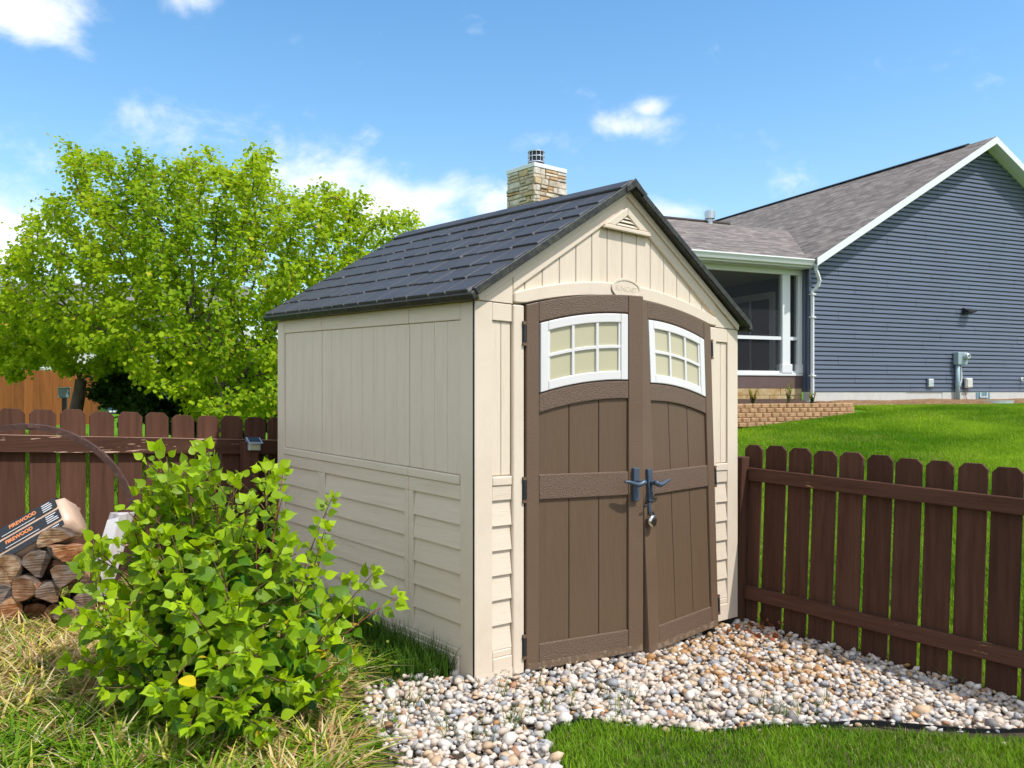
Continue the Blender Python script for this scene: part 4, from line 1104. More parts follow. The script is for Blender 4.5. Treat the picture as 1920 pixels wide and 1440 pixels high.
# ------------------------------------------------------------------ background on the left
def build_left_background():
    # tall cedar fence
    Yd = 13.4; a = at(-90, 770, Yd); b = at(197, 770, Yd + 1.2); d = (b - a); d.z = 0; L = d.length; d.normalize()
    zb = ZC - (790 - V0) / FPX * Yd
    F = Fr((a.x, a.y, zb), d, Vector((-d.y, d.x, 0)))
    root = thing('cedar_fence', F.p(L / 2, 0, -.1), 'tall orange cedar privacy fence beyond the left tree', 'fence')
    rr = random.Random(4); x = 0
    while x < L - .12:
        w = rr.uniform(.135, .148); h = ZC + (V0 - 688) / FPX * (Yd + 1.2 * x / L) - zb - .12 * x / L
        obj('plank', MB().box(F, x, x + w, .0, .018, -.3, h + rr.uniform(-.012, .012)), 'orange_cedar', root, bevel=.003)
        x += w + .0008
    for z in (.25, .75): obj('rail', MB().box(F, 0, L, .0195, .058, z, z + .09), 'orange_cedar', root)
    # utility pedestal in front of it
    p = at(121, 772, 11.6); p.z = float(g(p.x, p.y))
    t = thing('utility_pedestal', p, 'small grey utility box on a post in front of the cedar fence', 'utility box')
    F = Fr(p, (.94, .34, 0), (-.34, .94, 0)); zc = ZC - (738 - V0) / FPX * 11.6 - p.z
    obj('post', MB().box(F, -.03, .03, -.03, .03, -.1, zc - .06), 'dark_hinge', t)
    obj('housing', MB().box(F, -.075, .065, -.06, .06, zc - .06, zc + .075), 'meter_grey', t, bevel=.008)
    obj('hood', MB().box(F, -.082, .072, -.067, .067, zc + .076, zc + .092), 'galvanized', t, bevel=.004)
    # pale neighbouring house far behind the crown
    Yh = 27.0; a = at(-330, 700, Yh); F = Fr((a.x, a.y, 0), (.985, .17, 0), (-.17, .985, 0)); zg = 1.2
    t = thing('pale_house', F.p(5, 0, zg), 'pale sided house with grey roof behind the left tree', 'house')
    zE = ZC + (V0 - 585) / FPX * Yh
    wl = obj('wall', MB().box(F, 0, 12.4, 0, 8, zg - .4, zE), 'cream_siding', t)
    for k in range(14):
        obj('siding_board', MB().box(F, .0, 12.4, -.018, -.002, zg + .19 * k, zg + .19 * k + .178), 'cream_siding', wl)
    vs = [F.p(-.4, -.5, zE - .05), F.p(12.8, -.5, zE - .05), F.p(12.8, 4.2, zE + 1.6), F.p(-.4, 4.2, zE + 1.6)]
    obj('roof', MB().add(vs + [v - Vector((0, 0, .15)) for v in vs], [(0, 1, 2, 3), (7, 6, 5, 4), (0, 4, 5, 1), (1, 5, 6, 2), (2, 6, 7, 3), (3, 7, 4, 0)]), 'grey_roof_far', t, fix=True)
    for (x, z) in ((5.6, zg + 1.0), (8.6, zg + 1.0), (10.6, zg + 1.0)):
        w = obj('window', MB().box(F, x, x + 1.0, -.06, -.0185, z, z + 1.3), 'trim_white', t)
        obj('pane', MB().box(F, x + .08, x + .92, -.07, -.061, z + .08, z + 1.22), 'window_glass', w)
    obj('yellow_awning', MB().box(F, 4.3, 5.8, -.9, -.02, zE - .75, zE - .35), 'yellow_paint', t)
    # teal garden store
    p = at(205, 772, 16.5); F = Fr((p.x, p.y, float(g(p.x, p.y)) - .15), (.98, .2, 0), (-.2, .98, 0)); z0 = .0
    t = thing('teal_garden_store', F.p(.3, 0, 0), 'dark teal garden store with white window behind the hedge', 'shed')
    obj('wall', MB().box(F, -.05, 1.2, 0, .9, 0, 1.0), 'teal_paint', t)
    obj('roof', MB().prism(F, [(-.15, 1.002), (1.3, 1.002), (.57, 1.35)], -.08, .98), 'grey_roof_far', t, fix=True)
    wn = obj('window', MB().box(F, .30, .45, -.02, -.002, .40, .75), 'trim_white', t)
    obj('post', MB().box(F, .50, .60, -.10, -.012, 0, 1.0), 'cream_siding', t)
    obj('plinth', MB().box(F, .0, 1.15, -.03, -.003, .18, .215), 'trim_white', t)


build_left_background()


# ------------------------------------------------------------------ vegetation helpers
def rotmat(dirs, ups):
    """orthonormal frames from direction and approximate normal arrays"""
    d = dirs / np.linalg.norm(dirs, axis=1, keepdims=True)
    s = np.cross(d, ups); s /= np.maximum(np.linalg.norm(s, axis=1, keepdims=True), 1e-6)
    n = np.cross(s, d); return d, s, n


def leaf_template():
    rows = [(.07, .17, .035), (.17, .30, .05), (.32, .37, .045), (.48, .34, .02), (.64, .25, -.01), (.80, .12, -.06), (.90, .05, -.10)]
    T = [(-.02, 0, 0)] + [(x, 0, z - .055) for x, w, z in rows] + [(1.02, 0, -.19)]
    for sg in (1, -1): T += [(x - .02, sg * w, z) for x, w, z in rows]
    n = len(rows); L0, R0 = n + 2, 2 * n + 2; f3 = [(0, 1, L0), (0, R0, 1), (n, n + 1, L0 + n - 1), (n, R0 + n - 1, n + 1)]; f4 = []
    for i in range(n - 1): f4 += [(1 + i, 2 + i, L0 + i + 1, L0 + i), (2 + i, 1 + i, R0 + i, R0 + i + 1)]
    return np.array(T), np.array(f3), np.array(f4)


LEAF_T, LEAF_F3, LEAF_F4 = leaf_template()
SIMPLE_T = np.array([(0, 0, 0), (.16, .34, .05), (.55, .40, .04), (1, 0, -.12), (.55, -.40, .04), (.16, -.34, .05)])
SIMPLE_F = np.array([(0, 2, 1), (0, 3, 2), (0, 4, 3), (0, 5, 4)])


def leaves(P, Dv, U, size, col, template, f3, f4=None, width=1.):
    d, s, n = rotmat(Dv, U); k = len(template); N_ = len(P)
    V = P[:, None, :] + size[:, None, None] * (template[None, :, 0:1] * d[:, None, :] + template[None, :, 1:2] * width * s[:, None, :] + template[None, :, 2:3] * n[:, None, :])
    off = (np.arange(N_) * k)[:, None, None]
    F = [(3, (f3[None] + off).reshape(-1, 3))]
    if f4 is not None: F.append((4, (f4[None] + off).reshape(-1, 4)))
    return V.reshape(-1, 3), F, np.repeat(col, k, 0)


def colonise(base_pts, attract, step=.14, kill=.22, infl=1.3, iters=160, gravity=0.):
    """space colonisation: grow branches towards attraction points"""
    nodes = [np.array(p, float) for p in base_pts]; par = [-1] + list(range(len(base_pts) - 1)); A = np.array(attract)
    for it in range(iters):
        if len(A) == 0: break
        Nn = np.array(nodes); d2 = ((A[:, None, :] - Nn[None]) ** 2).sum(2); near = d2.argmin(1); dm = np.sqrt(d2.min(1))
        ok = dm < infl
        if not ok.any(): infl *= 1.5; continue
        new = []
        for i in np.unique(near[ok]):
            v = A[ok & (near == i)] - Nn[i]; v /= np.linalg.norm(v, axis=1, keepdims=True) + 1e-9; v = v.mean(0); L = np.linalg.norm(v)
            if L < .05: v = RNG.normal(size=3); L = np.linalg.norm(v)
            v = v / L + RNG.normal(size=3) * .10; v[2] -= gravity; v /= np.linalg.norm(v)
            new.append((i, Nn[i] + v * step))
        for i, q in new: par.append(int(i)); nodes.append(q)
        Nn = np.array(nodes[-len(new):]); d2 = ((A[:, None, :] - Nn[None]) ** 2).sum(2); A = A[np.sqrt(d2.min(1)) > kill]
    nodes = np.array(nodes); par = np.array(par); n = len(nodes); cnt = np.zeros(n); kids = np.zeros(n, int)
    for i in range(n - 1, -1, -1):
        if kids[i] == 0: cnt[i] = 1
        if par[i] >= 0: cnt[par[i]] += cnt[i]; kids[par[i]] += 1
    return nodes, par, cnt


def branch_mesh(nodes, par, rad, k=5):
    i = np.where(par >= 0)[0]; a = nodes[par[i]]; b = nodes[i]; d = b - a; d /= np.linalg.norm(d, axis=1, keepdims=True) + 1e-9
    up = np.tile([0.13, .21, .97], (len(i), 1)); s = np.cross(d, up); s /= np.linalg.norm(s, axis=1, keepdims=True) + 1e-9; t = np.cross(d, s)
    ang = np.arange(k) * 2 * np.pi / k; ring = np.cos(ang)[None, :, None] * s[:, None, :] + np.sin(ang)[None, :, None] * t[:, None, :]
    ra = np.minimum(rad[par[i]], rad[i] * 1.35)[:, None, None]; rb = rad[i][:, None, None]
    V = np.concatenate([a[:, None] - d[:, None] * ra * .2 + ring * ra, b[:, None] + ring * rb], 1).reshape(-1, 3)
    o = (np.arange(len(i)) * 2 * k)[:, None]; q = np.arange(k); F = np.stack([q, (q + 1) % k, k + (q + 1) % k, k + q], 1)
    return V, [(4, (F[None] + o[:, :, None]).reshape(-1, 4))]


# ------------------------------------------------------------------ trees
def in_poly(x, y, poly):
    ins = np.zeros(len(x), bool); j = len(poly) - 1
    for i in range(len(poly)):
        xi, yi = poly[i]; xj, yj = poly[j]
        ins ^= ((yi > y) != (yj > y)) & (x < (xj - xi) * (y - yi) / (yj - yi + 1e-12) + xi); j = i
    return ins


def crown_sample(poly, Yc, depth, n, rng):
    """attraction points filling a crown: outline given as seen from the garden, rounded off in depth"""
    poly = np.array(poly, float); lo = poly.min(0); hi = poly.max(0); out = []
    while len(out) < n:
        p = lo + (hi - lo) * rng.random((4000, 2)); p = p[in_poly(p[:, 0], p[:, 1], poly)]
        cx, cz = (lo + hi) / 2; e = np.sqrt(np.clip(1 - ((p[:, 0] - cx) / ((hi[0] - lo[0]) / 2)) ** 2 * .85, .08, 1)) * np.sqrt(np.clip(1 - np.clip((cz - p[:, 1]) / ((hi[1] - lo[1]) / 2), 0, 1) ** 2 * .8, .1, 1))
        y = Yc + depth * e * rng.uniform(-1, 1, len(p))
        out += list(np.stack([(p[:, 0] - 960) / FPX * y, y, ZC - (p[:, 1] - V0) / FPX * y], 1))
    return np.array(out[:n])


def tree(name, label, base, trunk_top, poly_px, Yc, depth, n_attr, leaf_n, leaf_size, cols, seed, trunk_r, extra=None, group=None, droop=.5, leaf_r=.062):
    rng = np.random.default_rng(seed)
    A = crown_sample(poly_px, Yc, depth, n_attr, rng)
    base = np.array(base); n0 = 6; pts = [base + (np.array(trunk_top) - base) * (i / (n0 - 1)) + (rng.normal(size=3) * .012 if 0 < i < n0 - 1 else 0) for i in range(n0)]
    nodes, par, cnt = colonise(pts, A, .13, .20, 1.5, 170)
    rad = .0042 * cnt ** .5; rad = np.minimum(rad, trunk_r); rad[:n0] = np.linspace(trunk_r * 1.15, trunk_r * .95, n0)
    root = thing(name, tuple(base), label, 'tree', group)
    V, F = branch_mesh(nodes, par, rad, 6)
    np_mesh('trunk', V, F, None, 'bark', root, smooth=True)
    thin = np.where(cnt < 9)[0]; thin = thin[thin >= n0]
    idx = rng.choice(thin, leaf_n); c = nodes[idx] + rng.normal(size=(leaf_n, 3)) * leaf_r * np.array([1, 1, .75])
    ctr = nodes[n0:].mean(0); outw = c - ctr; outw /= np.linalg.norm(outw, axis=1, keepdims=True) + 1e-9
    dirs = rng.normal(size=(leaf_n, 3)) * .55 + outw * .5; dirs[:, 2] -= droop
    ups = rng.normal(size=(leaf_n, 3)) * .36 + outw * .2 + np.array([.34, -.32, 0]); ups[:, 2] += 1.0
    size = leaf_size * rng.uniform(.6, 1.15, leaf_n)
    w = rng.random((leaf_n, 1)); cl = vnoise(c[:, 0] + c[:, 2] * .6, c[:, 1] - c[:, 2] * .4, 1.7, seed)[:, None]
    mixv = np.clip(.55 * w + .55 * cl - .05, 0, 1); col = cols[0] * (1 - mixv) + cols[1] * mixv
    spot = rng.random(leaf_n) < .03; col[spot] = np.array(cols[2]) * rng.uniform(.8, 1.2, (spot.sum(), 1))
    Vl, Fl, Cl = leaves(c, dirs, ups, size, col, SIMPLE_T, SIMPLE_F, None, 1.1)
    np_mesh('crown', Vl, Fl, Cl, 'leaf_tree', root, kind='stuff')
    return root


def build_trees():
    GREEN = [np.array([.120, .250, .005]), np.array([.46, .58, .012]), np.array([.46, .42, .03])]
    Yc = 9.4; p = at(432, 800, Yc); gz = float(g(p.x, p.y))
    crown = [(-20, 480), (30, 470), (60, 385), (85, 365), (120, 345), (105, 255), (140, 262), (165, 285), (215, 275), (240, 318), (290, 272), (325, 330), (340, 275), (395, 272), (420, 305), (520, 255), (500, 315), (535, 330), (530, 360),
             (600, 335), (650, 360), (680, 395), (705, 372), (720, 400), (800, 378), (765, 440), (720, 470), (700, 560), (640, 640), (560, 700), (530, 785), (440, 788), (340, 770), (270, 725), (200, 668), (120, 640), (40, 630), (-20, 600)]
    tree('redbud_tree', 'large spreading yellow green tree behind the left fence and shed', (p.x, p.y, gz), (p.x - .1, p.y, gz + .55), crown, Yc, 1.6, 2500, 56000, .052, GREEN, 31, .085, droop=.45)
    Yl = 11.2; p = at(132, 790, Yl); gz = float(g(p.x, p.y)); tt = at(152, 712, Yl)
    crown2 = [(-60, 640), (-30, 530), (40, 560), (110, 600), (190, 590), (270, 630), (285, 690), (210, 700), (120, 690), (60, 692), (-20, 692), (-60, 700)]
    tree('leaning_tree', 'smaller tree with leaning grey trunk in front of the cedar fence', (p.x, p.y, gz), tuple(tt), crown2, Yl, 1.0, 420, 12000, .060, GREEN, 37, .085, droop=.4)
    # dark shrubs behind the fence
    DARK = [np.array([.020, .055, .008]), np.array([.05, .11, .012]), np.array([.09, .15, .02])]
    Yd = 11.6; p = at(235, 800, Yd); gz = float(g(p.x, p.y))
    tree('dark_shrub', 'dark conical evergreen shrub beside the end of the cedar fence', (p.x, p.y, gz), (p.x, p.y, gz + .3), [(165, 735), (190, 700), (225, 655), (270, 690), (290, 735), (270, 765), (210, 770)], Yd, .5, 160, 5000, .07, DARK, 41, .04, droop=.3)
    Yd = 11.0; p = at(400, 800, Yd); gz = float(g(p.x, p.y))
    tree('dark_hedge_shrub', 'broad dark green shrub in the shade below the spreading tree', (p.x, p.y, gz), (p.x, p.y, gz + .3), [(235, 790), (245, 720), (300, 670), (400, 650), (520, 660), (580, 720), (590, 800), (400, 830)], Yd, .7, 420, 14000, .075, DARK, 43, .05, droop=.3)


build_trees()


# ------------------------------------------------------------------ the shrub in front of the shed
def build_bush():
    rng = np.random.default_rng(77); rr = random.Random(77)
    bc = at_ground(425, 1345); root = thing('leafy_shrub', tuple(bc), 'bright yellow green leafy shrub growing in front of the shed', 'shrub')
    stems = MB(); reds = MB(); LP = []; LD = []; LU = []; LS = []; LC = []; SEEN = []
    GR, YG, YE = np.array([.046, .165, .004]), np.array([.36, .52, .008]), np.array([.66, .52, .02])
    # tips of the main canes: photo column, row and depth offset
    tips = [(292, 842, .15), (300, 880, .1), (285, 920, .12), (385, 838, .2), (395, 870, .1), (370, 890, .15), (270, 960, .05), (340, 950, .05), (352, 905, .0), (505, 880, .25), (530, 890, .1), (440, 900, .05), (470, 940, -.1), (622, 935, .15), (610, 990, .0), (700, 1075, .1), (745, 1120, .05), (660, 1085, .2),
            (150, 1065, .1), (185, 1030, .2), (240, 1010, .05), (120, 1140, -.05), (130, 1235, -.15), (170, 1160, -.2), (215, 1110, .0), (320, 1000, -.2), (400, 1010, -.25), (540, 1010, -.15), (575, 1080, -.2),
            (260, 1180, -.35), (350, 1130, -.4), (450, 1120, -.42), (540, 1160, -.4), (620, 1190, -.25), (660, 1230, -.2), (300, 1290, -.5), (400, 1250, -.55), (470, 1220, -.5), (560, 1280, -.42), (200, 1290, -.35), (355, 1360, -.62),
            (440, 1330, -.6), (620, 1290, -.25), (500, 1370, -.5), (320, 930, .1), (420, 960, .15), (480, 1010, .0), (280, 1060, -.1), (380, 1080, -.15), (640, 1150, .0), (600, 1140, .1), (300, 1110, .2), (500, 1100, .2)]
    tips += [(rr.gauss(375, 95), rr.uniform(960, 1330), rr.uniform(-.4, .35)) for k in range(22)]
    for k, (u, v, dy) in enumerate(tips):
        tip = at(u, v, bc.y + dy); b0 = bc + Vector((rr.uniform(-.16, .16), rr.uniform(-.12, .12), 0))
        b0.x += (tip.x - bc.x) * .22; b0.z = float(g(b0.x, b0.y))
        mid = b0.lerp(tip, .5); mid.z += .10 * (tip - b0).length; mid += Vector((rr.uniform(-.05, .05), rr.uniform(-.05, .05), 0))
        n = 16; path = []
        for i in range(n + 1):
            t = i / n; q = b0 * (1 - t) ** 2 + mid * 2 * t * (1 - t) + tip * t * t; path.append(q)
        L = (tip - b0).length; (reds if k % 6 == 4 else stems).tube(path, [.0065 * (1 - .75 * i / n) * (.6 + .5 * L) for i in range(n + 1)], 5)
        az = rr.uniform(0, 3.14)

        def put(q, ax, t, az, scale=1., young=0.):
            s1 = ax.cross(Vector((0, 0, 1))); s1 = s1.normalized() if s1.length > .1 else Vector((1, 0, 0)); s2 = ax.cross(s1).normalized()
            for sg in (0, math.pi):
                o = s1 * math.cos(az + sg) + s2 * math.sin(az + sg)
                d = o * .75 + ax * (.15 + .75 * young) + Vector((rr.uniform(-.3, .3), rr.uniform(-.35, .2), rr.uniform(-1.0, -.25) * (1 - .85 * young)))
                up = Vector((rr.uniform(-.35, .6), rr.uniform(-.8, .2), rr.uniform(.5, 1.0))) + o * .55 + Vector((.1, -.3, 0))
                d.normalize(); pet = .012 + .012 * rr.random()
                LP.append(q + d * pet); LD.append(d); LU.append(up); sz = scale * rr.choice((.55, .7, .8, .9, 1.0, 1.15)) * .080; LS.append(sz)
                w = min(max(young * .85 + rr.uniform(-.26, .36), 0), 1); c = (GR * (1 - w) + YG * w) * rr.uniform(.72, 1.12)  # young tips paler; shade inside the shrub is deepened into the older green
                if rr.random() < .014: c = YE * rr.uniform(.7, 1.1)
                LC.append(c)
        t = .22 + rr.uniform(0, .06); j = 0
        while t < 1.0:
            i = min(int(t * n), n - 1); q = path[i].lerp(path[i + 1], t * n - i); ax = (path[i + 1] - path[i]).normalized()
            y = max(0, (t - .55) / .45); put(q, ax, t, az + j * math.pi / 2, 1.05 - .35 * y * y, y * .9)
            # side shoot
            if .3 < t < .9 and rr.random() < (.55 if u < 560 else .22):
                sd = (Vector((rr.uniform(-1, 1), rr.uniform(-1, .6), rr.uniform(.0, .7))).normalized() * .6 + ax * .6).normalized(); ln = rr.uniform(.08, .2); e = q + sd * ln
                stems.tube([q, q.lerp(e, .5) + Vector((0, 0, .012)), e], [.003, .0025, .0015], 4)
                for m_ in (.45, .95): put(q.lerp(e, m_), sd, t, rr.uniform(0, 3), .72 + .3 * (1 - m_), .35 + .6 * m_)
            t += rr.uniform(.038, .056) / max(L, .35); j += 1
        for m_ in range(3): put(tip - (path[-1] - path[-2]).normalized() * .01 * m_, (path[-1] - path[-2]).normalized(), 1, az + m_, .45 + .1 * m_, 1.0)
    P = np.array([tuple(v) for v in LP]); Dv = np.array([tuple(v) for v in LD]); U = np.array([tuple(v) for v in LU]); S = np.array(LS); C = np.array(LC)
    keep = P[:, 2] > g(P[:, 0], P[:, 1]) + .02
    P, Dv, U, S, C = P[keep], Dv[keep], U[keep], S[keep], C[keep]
    obj('stem', stems, 'twig', root); obj('red_stem', reds, 'red_twig', root)
    # the leaves that show largest are single parts, the rest one mass
    score = S / P[:, 1] * np.abs((U / np.linalg.norm(U, axis=1, keepdims=True))[:, 2] * .5 + .5); score -= (P[:, 1] - bc.y) * .008
    order = np.argsort(-score); big, rest = order[:300], order[300:]
    for i in big:
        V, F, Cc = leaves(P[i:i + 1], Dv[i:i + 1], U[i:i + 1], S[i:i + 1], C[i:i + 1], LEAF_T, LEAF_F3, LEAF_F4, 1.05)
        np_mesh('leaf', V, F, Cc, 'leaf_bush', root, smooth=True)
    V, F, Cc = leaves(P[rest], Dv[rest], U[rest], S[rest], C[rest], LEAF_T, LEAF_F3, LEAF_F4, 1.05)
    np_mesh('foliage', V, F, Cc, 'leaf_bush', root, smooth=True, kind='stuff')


build_bush()


# ------------------------------------------------------------------ ground cover
def blades(P, h, w, az, lean, col_b, col_t, nseg=2, curl=1.):
    """grass blades: P base points, lean = horizontal reach as a share of the height; returns arrays"""
    N_ = len(P); dirv = np.stack([np.cos(az), np.sin(az), np.zeros(N_)], 1); side = np.stack([-np.sin(az), np.cos(az), np.zeros(N_)], 1)
    rows = []; cols = []
    for i in range(nseg + 1):
        t = i / nseg; up = t - .35 * curl * np.clip(lean - .5, 0, 2) * t * t
        c = P + dirv * (h * lean * t ** 1.7)[:, None] + np.array([0, 0, 1.0]) * (h * up)[:, None]
        ww = (w * (1 - t ** 1.6) * .5)[:, None]
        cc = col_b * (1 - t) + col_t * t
        if i < nseg: rows += [c - side * ww, c + side * ww]; cols += [cc, cc]
        else: rows += [c]; cols += [cc]
    k = 2 * nseg + 1; V = np.stack(rows, 1).reshape(-1, 3); C = np.stack(cols, 1).reshape(-1, 3); off = (np.arange(N_) * k)[:, None]
    F = []
    if nseg > 1:
        q = np.array([(2 * i, 2 * i + 1, 2 * i + 3, 2 * i + 2) for i in range(nseg - 1)]); F.append((4, (q[None] + off[:, :, None]).reshape(-1, 4)))
    tq = np.array([(2 * nseg - 2, 2 * nseg - 1, 2 * nseg)]); F.append((3, (tq[None] + off[:, :, None]).reshape(-1, 3)))
    return V, F, C


def on_g(x, y, dz=0.): return np.stack([x, y, g(x, y) + dz], 1)


EDGE_PX = [(1085, 1520), (1050, 1440), (1024, 1412), (1018, 1388), (1036, 1366), (1080, 1356), (1150, 1362), (1250, 1374), (1350, 1377), (1440, 1370), (1530, 1366), (1620, 1361), (1720, 1369), (1840, 1379), (1960, 1376), (2150, 1372)]
EDGE = [at_ground(u, v) for u, v in EDGE_PX]
GRAVEL_L = [at_ground(u, v) for u, v in ((690, 1520), (748, 1440), (708, 1400), (680, 1345), (688, 1300), (760, 1278), (826, 1264))]
shed_c = [SH.p(-.03, .20, 0), SH.p(.0, .02, 0), SH.p(W, .02, 0)]
FR_PTS = [Vector((1.605 - .16 * SA, 5.4 + .16 * CA, 0)) + Vector((SA, -CA, 0)) * t + Vector((CA, SA, 0)) * -.002 for t in (0, 1.0, 2.0, 2.9)]
GRAVEL_POLY = [(p.x, p.y) for p in GRAVEL_L] + [(p.x, p.y) for p in shed_c] + [(p.x, p.y) for p in FR_PTS] + [(p.x, p.y) for p in EDGE[::-1]]


def build_gravel():
    rng = np.random.default_rng(5); bm = bmesh.new(); bmesh.ops.create_icosphere(bm, subdivisions=2, radius=1)
    base = np.array([tuple(v.co) for v in bm.verts]); tri = np.array([[v.index for v in f.verts] for f in bm.faces]); bm.free()
    bm = bmesh.new(); bmesh.ops.create_icosphere(bm, subdivisions=1, radius=1); base1 = np.array([tuple(v.co) for v in bm.verts]); tri1 = np.array([[v.index for v in f.verts] for f in bm.faces]); bm.free()
    protos = []
    for k in range(16):
        b = base1 if k >= 0 else base
        d = np.array([mnoise.noise(Vector(v) * .9 + Vector((k * 7.3, 0, 0))) for v in b]); s = np.array([1, rng.uniform(.62, .95), rng.uniform(.42, .66)])
        # superellipsoid-like rounding with a few flat facets
        v = b * (1 + .34 * d)[:, None] * s
        protos.append(v)
    xs = [p[0] for p in GRAVEL_POLY]; ys = [p[1] for p in GRAVEL_POLY]
    P = []
    for layer, (sp, z) in enumerate(((.034, .012), (.038, .028))):
        gx, gy = np.meshgrid(np.arange(min(xs), max(xs), sp), np.arange(min(ys), max(ys), sp * .87)); gx = gx + (np.arange(gx.shape[0]) % 2)[:, None] * sp * .5
        x = gx.ravel() + rng.normal(size=gx.size) * sp * .27; y = gy.ravel() + rng.normal(size=gx.size) * sp * .27; ok = in_poly(x, y, GRAVEL_POLY)
        if layer == 1: ok &= rng.random(len(x)) < .62
        x, y = x[ok], y[ok]; P.append(np.stack([x, y, g(x, y) + z + rng.normal(size=len(x)) * .005], 1))
    # strays outside the edge
    x = rng.uniform(min(xs), max(xs), 900); y = rng.uniform(2.3, 4.2, 900); ok = ~in_poly(x, y, GRAVEL_POLY) & (rng.random(900) < .025); P.append(np.stack([x[ok], y[ok], g(x[ok], y[ok]) + .012], 1))
    P = np.concatenate(P); vis = np.abs(P[:, 0] / P[:, 1]) < .85; P = P[vis & (P[:, 1] > 1.9)]; n = len(P)
    size = .0152 * np.exp(rng.normal(size=n) * .30); size = np.clip(size, .008, .034)
    near = P[:, 1] < 4.0
    q = rng.normal(size=(n, 3)) * np.array([.38, .38, 3.0]); cx, cy, cz = [np.cos(q[:, i]) for i in range(3)]; sx, sy, sz = [np.sin(q[:, i]) for i in range(3)]
    R = np.empty((n, 3, 3)); R[:, 0, 0] = cz * cy; R[:, 0, 1] = cz * sy * sx - sz * cx; R[:, 0, 2] = cz * sy * cx + sz * sx; R[:, 1, 0] = sz * cy; R[:, 1, 1] = sz * sy * sx + cz * cx; R[:, 1, 2] = sz * sy * cx - cz * sx; R[:, 2, 0] = -sy; R[:, 2, 1] = cy * sx; R[:, 2, 2] = cy * cx
    pal = np.array([(.60, .56, .52), (.66, .63, .60), (.55, .47, .40), (.42, .42, .44), (.30, .32, .36), (.57, .42, .29), (.44, .24, .10), (.62, .52, .44), (.22, .21, .21), (.36, .20, .12)]); pw = np.array([.22, .20, .16, .11, .07, .08, .022, .14, .02, .012]); pw /= pw.sum()
    # warm stones gather by the shed door and the fence post
    c = pal[rng.choice(len(pal), n, p=pw)]; wd = np.exp(-((P[:, 0] - 1.35) ** 2 + (P[:, 1] - 4.75) ** 2) / .35); warm = rng.random(n) < wd * .42
    c[warm] = np.array([(.50, .34, .19), (.42, .24, .11), (.56, .42, .28)])[rng.integers(0, 3, warm.sum())]
    c = c * rng.uniform(.72, 1.04, (n, 1)) * np.array([1.05, 1.0, .93])
    Vs, Fs, Cs = [], [], []; off = 0; pk = rng.integers(0, 16, n)
    for k in range(16):
        m = pk == k
        v = np.einsum('nij,vj->nvi', R[m], protos[k]) * (size[m] * 1.32)[:, None, None] + P[m][:, None, :]
        N_, K = v.shape[:2]; Vs.append(v.reshape(-1, 3)); Fs.append((tri1[None] + (np.arange(N_) * K)[:, None, None] + off).reshape(-1, 3)); Cs.append(np.repeat(c[m], K, 0)); off += N_ * K
    np_mesh('gravel', np.concatenate(Vs), [(3, np.concatenate(Fs))], np.concatenate(Cs), 'pebble', smooth=True, label='bed of mixed white, grey and tan river pebbles', category='gravel', kind='stuff') if False else \
        np_mesh('gravel', np.concatenate(Vs), [(3, np.concatenate(Fs))], np.concatenate(Cs), 'pebble', smooth=True, label='bed of mixed white, grey and tan river pebbles', cat='gravel', kind='stuff')
    # dark soil under the stones
    m = MB(); pts = [Vector((x, y, float(g(x, y)) + .004)) for x, y in GRAVEL_POLY]
    obj('gravel_bed', MB().add(pts, [tuple(range(len(pts)))]), 'dirt', None, label='dark soil below the pebbles', kind='structure')


build_gravel()


def build_edging():
    pts = []
    for a, b in zip(EDGE[:-1], EDGE[1:]):
        n = max(2, int((b - a).length / .05))
        for i in range(n): pts.append(a.lerp(b, i / n))
    # smooth
    for it in range(3): pts = [pts[0]] + [(pts[i - 1] + pts[i] * 2 + pts[i + 1]) / 4 for i in range(1, len(pts) - 1)] + [pts[-1]]
    vs = []
    for i, p in enumerate(pts):
        d = (pts[min(i + 1, len(pts) - 1)] - pts[max(i - 1, 0)]).normalized(); s = Vector((-d.y, d.x, 0)); z = float(g(p.x, p.y)); hh = .027 + .010 * mnoise.noise(p * 3)
        for o, zz in ((-.004, -.02), (-.004, hh), (.004, hh), (.004, -.02)): vs.append((p.x + s.x * o, p.y + s.y * o, z + zz))
    fs = [(4 * i + j, 4 * i + 4 + j, 4 * i + 4 + (j + 1) % 4, 4 * i + (j + 1) % 4) for i in range(len(pts) - 1) for j in range(4)]
    obj('lawn_edging', MB().add(vs, fs), 'black_plastic', None, fix=True, smooth=False, label='black plastic edging strip between the lawn and the pebbles', cat='edging')


build_edging()


